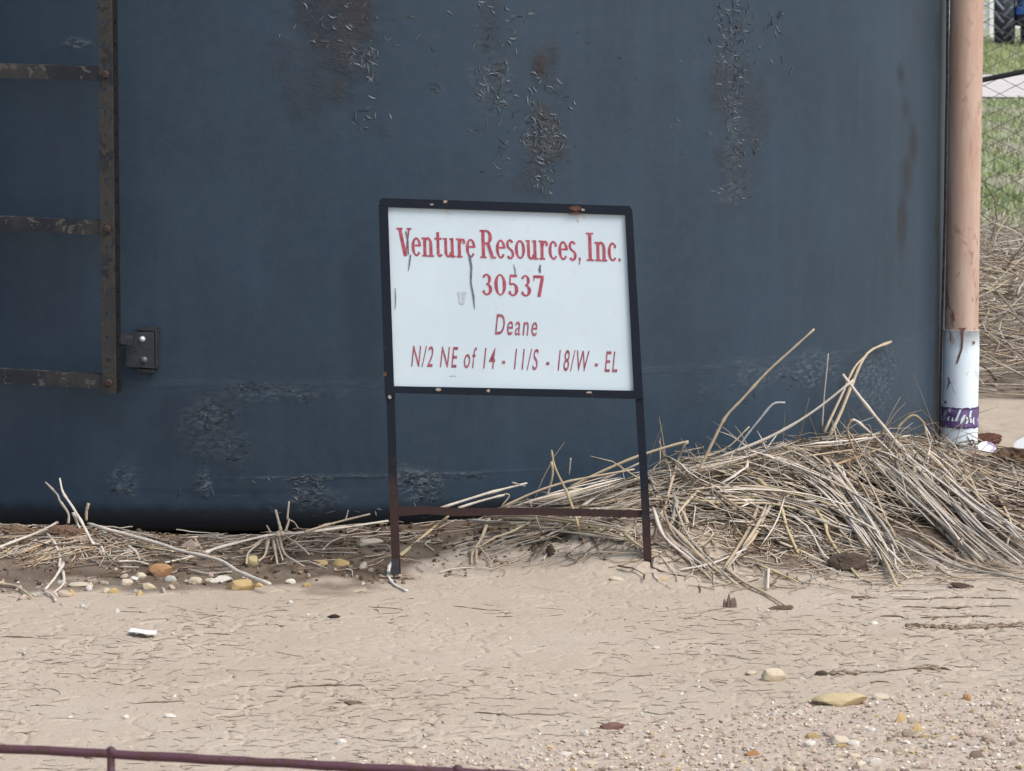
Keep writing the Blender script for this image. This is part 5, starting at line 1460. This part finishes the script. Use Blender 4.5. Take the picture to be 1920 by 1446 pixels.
# ================================================================== RAIL IN FRONT
YR = 5.0
ra, rb = Vector(at(-700, 1367, YR)), Vector(at(1500, 1482, YR))
rail = thing('low_rail', 'low purple-brown painted metal rail with knobbed posts in the foreground', 'rail', (ra.x, ra.y, float(T(ra.x, YR))))
kk = YR / F
def on_rail(u): 
    t = (u + 700) / 2200.0; return ra + (rb - ra) * t
mb = MB(); mb.tube([on_rail(u) + Vector((0, 0, random.uniform(-.0006, .0006))) for u in np.linspace(-700, 1500, 60)], [9.0 * kk * random.uniform(0.94, 1.06) for _ in range(60)], 12)
part(mb, 'top_rail', M['rail_paint'], rail, True)
mb = MB(); mb.tube([on_rail(-700) - Vector((0, 0, 0.33)), on_rail(1500) - Vector((0, 0, 0.33))], 8 * kk, 10); part(mb, 'bottom_rail', M['rail_paint'], rail, True)
for u in (-445, 207, 857, 1500):
    c = on_rail(u); gz_ = float(T(c.x, c.y))
    mb = MB(); mb.tube([(c.x, c.y, gz_ - 0.05), (c.x, c.y, c.z)], 7.6 * kk, 12); part(mb, 'post', M['rail_paint'], rail, True)
    mb = MB(); r_ = 10.5 * kk
    mb.lathe([(r_ * math.cos(a) + 1e-5, r_ * math.sin(a)) for a in np.linspace(-PI / 2, PI / 2, 9)], c + Vector((0, 0, 5 * kk)), (0, 0, 1), 12); part(mb, 'knob', M['rail_paint'], rail, True)

# ================================================================== BEHIND: straw bed, fence, road, board fence, tractor
bed = MB()
for _ in range(4600):
    y = 12.9 + 6.2 * random.random() ** 0.9
    x = random.uniform(0.115 * y - 0.35, 0.13 * y + 1.6)
    if math.hypot(x - AX, y - AY) < R + 0.1: continue
    if y < 13.2 and random.random() < 0.5: continue
    z = random.random() ** 0.6 * 0.22 * float(sst(12.9, 14.6, y))
    straw(bed, x, y, z + float(T(x, y)), random.gauss(0.25, 0.8) + (PI if random.random() < .5 else 0), random.gauss(0, 0.22), random.uniform(0.15, 0.6), random.uniform(0.0022, 0.0075), random.gauss(0, 0.8), 4)
o = bed.build('straw_bed', M['straw'], None, True); bpy.context.view_layer.update()
tag(o, 'matted grey dry straw covering the ground between pipe and fence', 'straw', kind='stuff')
YF = 18.6
fence = thing('chain_link_fence', 'grey chain-link fence behind the pipe at the right', 'fence', (1.0, YF, 0.0))
mesh_ = MB(); DP = 0.075; nx = int(7.5 / DP); nz = int(1.5 / DP)
for i in range(nx):
    x0 = -1.0 + i * DP
    pts = [(x0 + (DP if ((k + i) % 2) else 0) * 1.0, YF + (0.003 if k % 2 else -0.003), 0.03 + k * DP * 0.5) for k in range(2 * nz + 1)]
    mesh_.tube(pts, 0.0032, 4, None, False)
part(mesh_, 'wire_mesh', M['galv'], fence)
for x in (-0.9, 1.75, 3.9, 6.4):
    mb = MB(); mb.tube([(x, YF + 0.035, -0.3), (x, YF + 0.035, 1.6)], 0.027, 14); part(mb, 'post', M['galv'], fence, True)
mb = MB(); mb.tube([(-1, YF + 0.02, 1.555), (6.5, YF + 0.02, 1.555)], 0.018, 10); part(mb, 'top_rail', M['galv'], fence, True)
ba, bb = at(1838, 151, YF - 0.03), at(1922, 134, YF - 0.03)
dv = (bb - ba) / (bb[0] - ba[0])
mb = MB(); mb.tube([ba + dv * (1.75 - ba[0]), ba + dv * (3.9 - ba[0])], 0.0125, 8); part(mb, 'brace_rod', M['darkrod'], fence, True)

blades = MB()
def tuft(x, y, n, h, base):
    for _ in range(n):
        a = random.uniform(0, 2 * PI); l = h * random.uniform(0.5, 1.2); k = random.uniform(0.75, 1.3)
        bx, by = x + random.gauss(0, 0.05), y + random.gauss(0, 0.08)
        z = float(T(bx, by)); w_ = random.uniform(0.004, 0.009)
        ex, ey = math.cos(a) * l * 0.5, math.sin(a) * l * 0.5
        blades.add([(bx - w_, by, z), (bx + w_, by, z), (bx + ex * .4 + w_ * .7, by + ey * .4, z + l * .65), (bx + ex * .4 - w_ * .7, by + ey * .4, z + l * .65), (bx + ex, by + ey, z + l * .85)],
                   [(0, 1, 2, 3), (3, 2, 4)], tuple(c * k for c in base))
for _ in range(2600):
    y = 18.7 + 25 * random.random() ** 1.5
    x = random.uniform(0.112 * y - 0.4, 0.135 * y + 1.2)
    g_ = float(vnoise(np.array(x * 1.7), np.array(y * 0.5), 44))
    base = (0.23, 0.28, 0.13) if g_ > 0.55 else random.choice(((0.33, 0.31, 0.23), (0.38, 0.35, 0.27), (0.26, 0.28, 0.16)))
    tuft(x, y, 6, random.uniform(0.04, 0.11), base)
for _ in range(1500):
    y = 54.8 + 26 * random.random(); x = random.uniform(0.112 * y - 0.6, 0.135 * y + 1.0)
    tuft(x, y, 4, random.uniform(0.08, 0.2), random.choice(((0.26, 0.31, 0.13), (0.23, 0.28, 0.115), (0.30, 0.33, 0.17))))
o = blades.build('grass_blades', M['leaf']); tag(o, 'green and dry grass growing in the field beyond the fence', 'grass', kind='stuff')
# white board fence far behind
YW = 88.0
bf = thing('board_fence', 'white board fence far behind at the top right corner', 'fence', (8.0, YW, 0))
for zc in (0.25, 0.40, 0.56, 0.72, 0.92, 1.12):
    for k in range(5):
        mb = MB(); mb.box((6.2 + 2.4 * k + 1.2, YW - 0.06, zc), (2.39, 0.03, 0.095)); part(mb, 'board', M['whitewood'], bf)
for k in range(6):
    mb = MB(); mb.box((6.2 + 2.4 * k + (0.0), YW + 0.02, 0.65), (0.13, 0.12, 1.40)); part(mb, 'post', M['whitewood'], bf)
mb = MB(); mb.box((10.68, YW - 0.12, 0.65), (0.13, 0.08, 1.40)); part(mb, 'post', M['whitewood'], bf)
# tractor parked with its rear to the camera
YT = 76.0
tx = at(1884, 60, YT)[0]
trac = thing('tractor', 'dark blue tractor with a heavy lugged rear tyre in the top right corner', 'tractor', (tx + 0.75, YT, 0))
def wheel(cx, cy, rad, wid, lugs):
    t_ = MB()
    prof_ = [(rad * 0.55, -wid / 2), (rad * 0.80, -wid / 2), (rad * 0.93, -wid * 0.46), (rad * 0.955, -wid * 0.3), (rad * 0.96, 0), (rad * 0.955, wid * 0.3), (rad * 0.93, wid * 0.46), (rad * 0.80, wid / 2), (rad * 0.55, wid / 2)]
    t_.lathe(prof_, (cx, cy, rad), (1, 0, 0), 40)
    ty = part(t_, 'tyre', M['rubber'], trac, True)
    for side in (-1, 1):
        for k in range(lugs):
            a0 = 2 * PI * (k + (0.5 if side > 0 else 0)) / lugs
            pts = []
            for f_ in (0.02, 0.35, 0.7, 1.0):
                a = a0 - f_ * 0.30
                r_ = rad * (0.985 if f_ < 0.9 else 0.95)
                pts.append((cx + side * wid * 0.47 * f_, cy + r_ * math.cos(a), rad + r_ * math.sin(a)))
            m_ = MB(); m_.tube(pts, 0.028, 4); lug_o = part(m_, 'lug', M['lug'], ty)
    rm = MB(); rm.lathe([(0.01, wid * 0.1), (rad * 0.25, wid * 0.1), (rad * 0.3, wid * 0.2), (rad * 0.5, wid * 0.25), (rad * 0.56, wid * 0.42), (rad * 0.56, -wid * 0.42), (rad * 0.5, -wid * 0.25), (0.01, -wid * 0.1)], (cx, cy, rad), (1, 0, 0), 28)
    part(rm, 'rim', M['blue'], trac, True)
M['lug'] = mat_plain('worn_lug', (0.17, 0.19, 0.22), (0.10, 0.12, 0.145), 8, 0.7)
wheel(tx, YT, 0.72, 0.38, 18); wheel(tx + 1.5, YT, 0.72, 0.38, 18)
wheel(tx + 0.36, YT + 2.1, 0.40, 0.22, 14); wheel(tx + 1.14, YT + 2.1, 0.40, 0.22, 14)
cx_ = tx + 0.75
for nm, c, sz, mt in (('axle_housing', (cx_, YT, 0.62), (1.12, 0.34, 0.42), 'darkblue'), ('gearbox', (cx_, YT + 0.9, 0.78), (0.42, 1.8, 0.46), 'darkblue'),
                      ('hood', (cx_, YT + 1.65, 1.22), (0.58, 1.35, 0.52), 'blue'), ('seat_pan', (cx_, YT + 0.1, 1.15), (0.48, 0.42, 0.10), 'black'), ('seat_back', (cx_, YT - 0.12, 1.38), (0.46, 0.08, 0.42), 'black'),
                      ('drawbar', (cx_, YT - 0.38, 0.42), (0.10, 0.6, 0.06), 'darkblue'), ('hitch_arm', (cx_ - 0.36, YT - 0.42, 0.55), (0.06, 0.62, 0.07), 'darkblue'), ('hitch_arm', (cx_ + 0.36, YT - 0.42, 0.55), (0.06, 0.62, 0.07), 'darkblue'),
                      ('rear_panel', (cx_ - 0.38, YT - 0.20, 0.80), (0.30, 0.06, 0.34), 'blue'), ('rear_panel', (cx_ + 0.38, YT - 0.20, 0.80), (0.30, 0.06, 0.34), 'blue'),
                      ('roll_bar', (cx_ - 0.44, YT - 0.24, 1.55), (0.07, 0.07, 1.5), 'darkblue'), ('roll_bar', (cx_ + 0.44, YT - 0.24, 1.55), (0.07, 0.07, 1.5), 'darkblue'), ('roll_bar', (cx_, YT - 0.24, 2.33), (0.95, 0.07, 0.07), 'darkblue'),
                      ('exhaust_stack', (cx_ + 0.2, YT + 1.5, 1.8), (0.06, 0.06, 0.7), 'darkblue')):
    mb = MB(); mb.box(c, sz); ob = part(mb, nm, M[mt], trac)
    bv = ob.modifiers.new('bevel', 'BEVEL'); bv.width = min(sz) * 0.18; bv.segments = 2
for s_ in (-1, 1):
    mb = MB(); vv = []
    for a in np.linspace(0.35, 2.5, 10):
        for xx in (-0.2, 0.2): vv.append((cx_ + s_ * 0.72 + xx, YT + 0.80 * math.cos(a), 0.72 + 0.80 * math.sin(a)))
        for xx in (-0.2, 0.2): vv.append((cx_ + s_ * 0.72 + xx, YT + 0.83 * math.cos(a), 0.72 + 0.83 * math.sin(a)))
    ff = []
    for i in range(9):
        b_ = i * 4
        ff += [(b_, b_ + 4, b_ + 5, b_ + 1), (b_ + 2, b_ + 3, b_ + 7, b_ + 6), (b_, b_ + 2, b_ + 6, b_ + 4), (b_ + 1, b_ + 5, b_ + 7, b_ + 3)]
    mb.add(vv, ff); part(mb, 'fender', M['blue'], trac)
mb = MB(); mb.lathe([(0.17 + 0.015 * math.cos(a), 0.015 * math.sin(a)) for a in np.linspace(0, 2 * PI, 9)], (cx_, YT + 0.62, 1.55), (0, -0.5, 0.86), 20); part(mb, 'steering_wheel', M['black'], trac, True)

trac.rotation_euler.z = math.radians(-9)
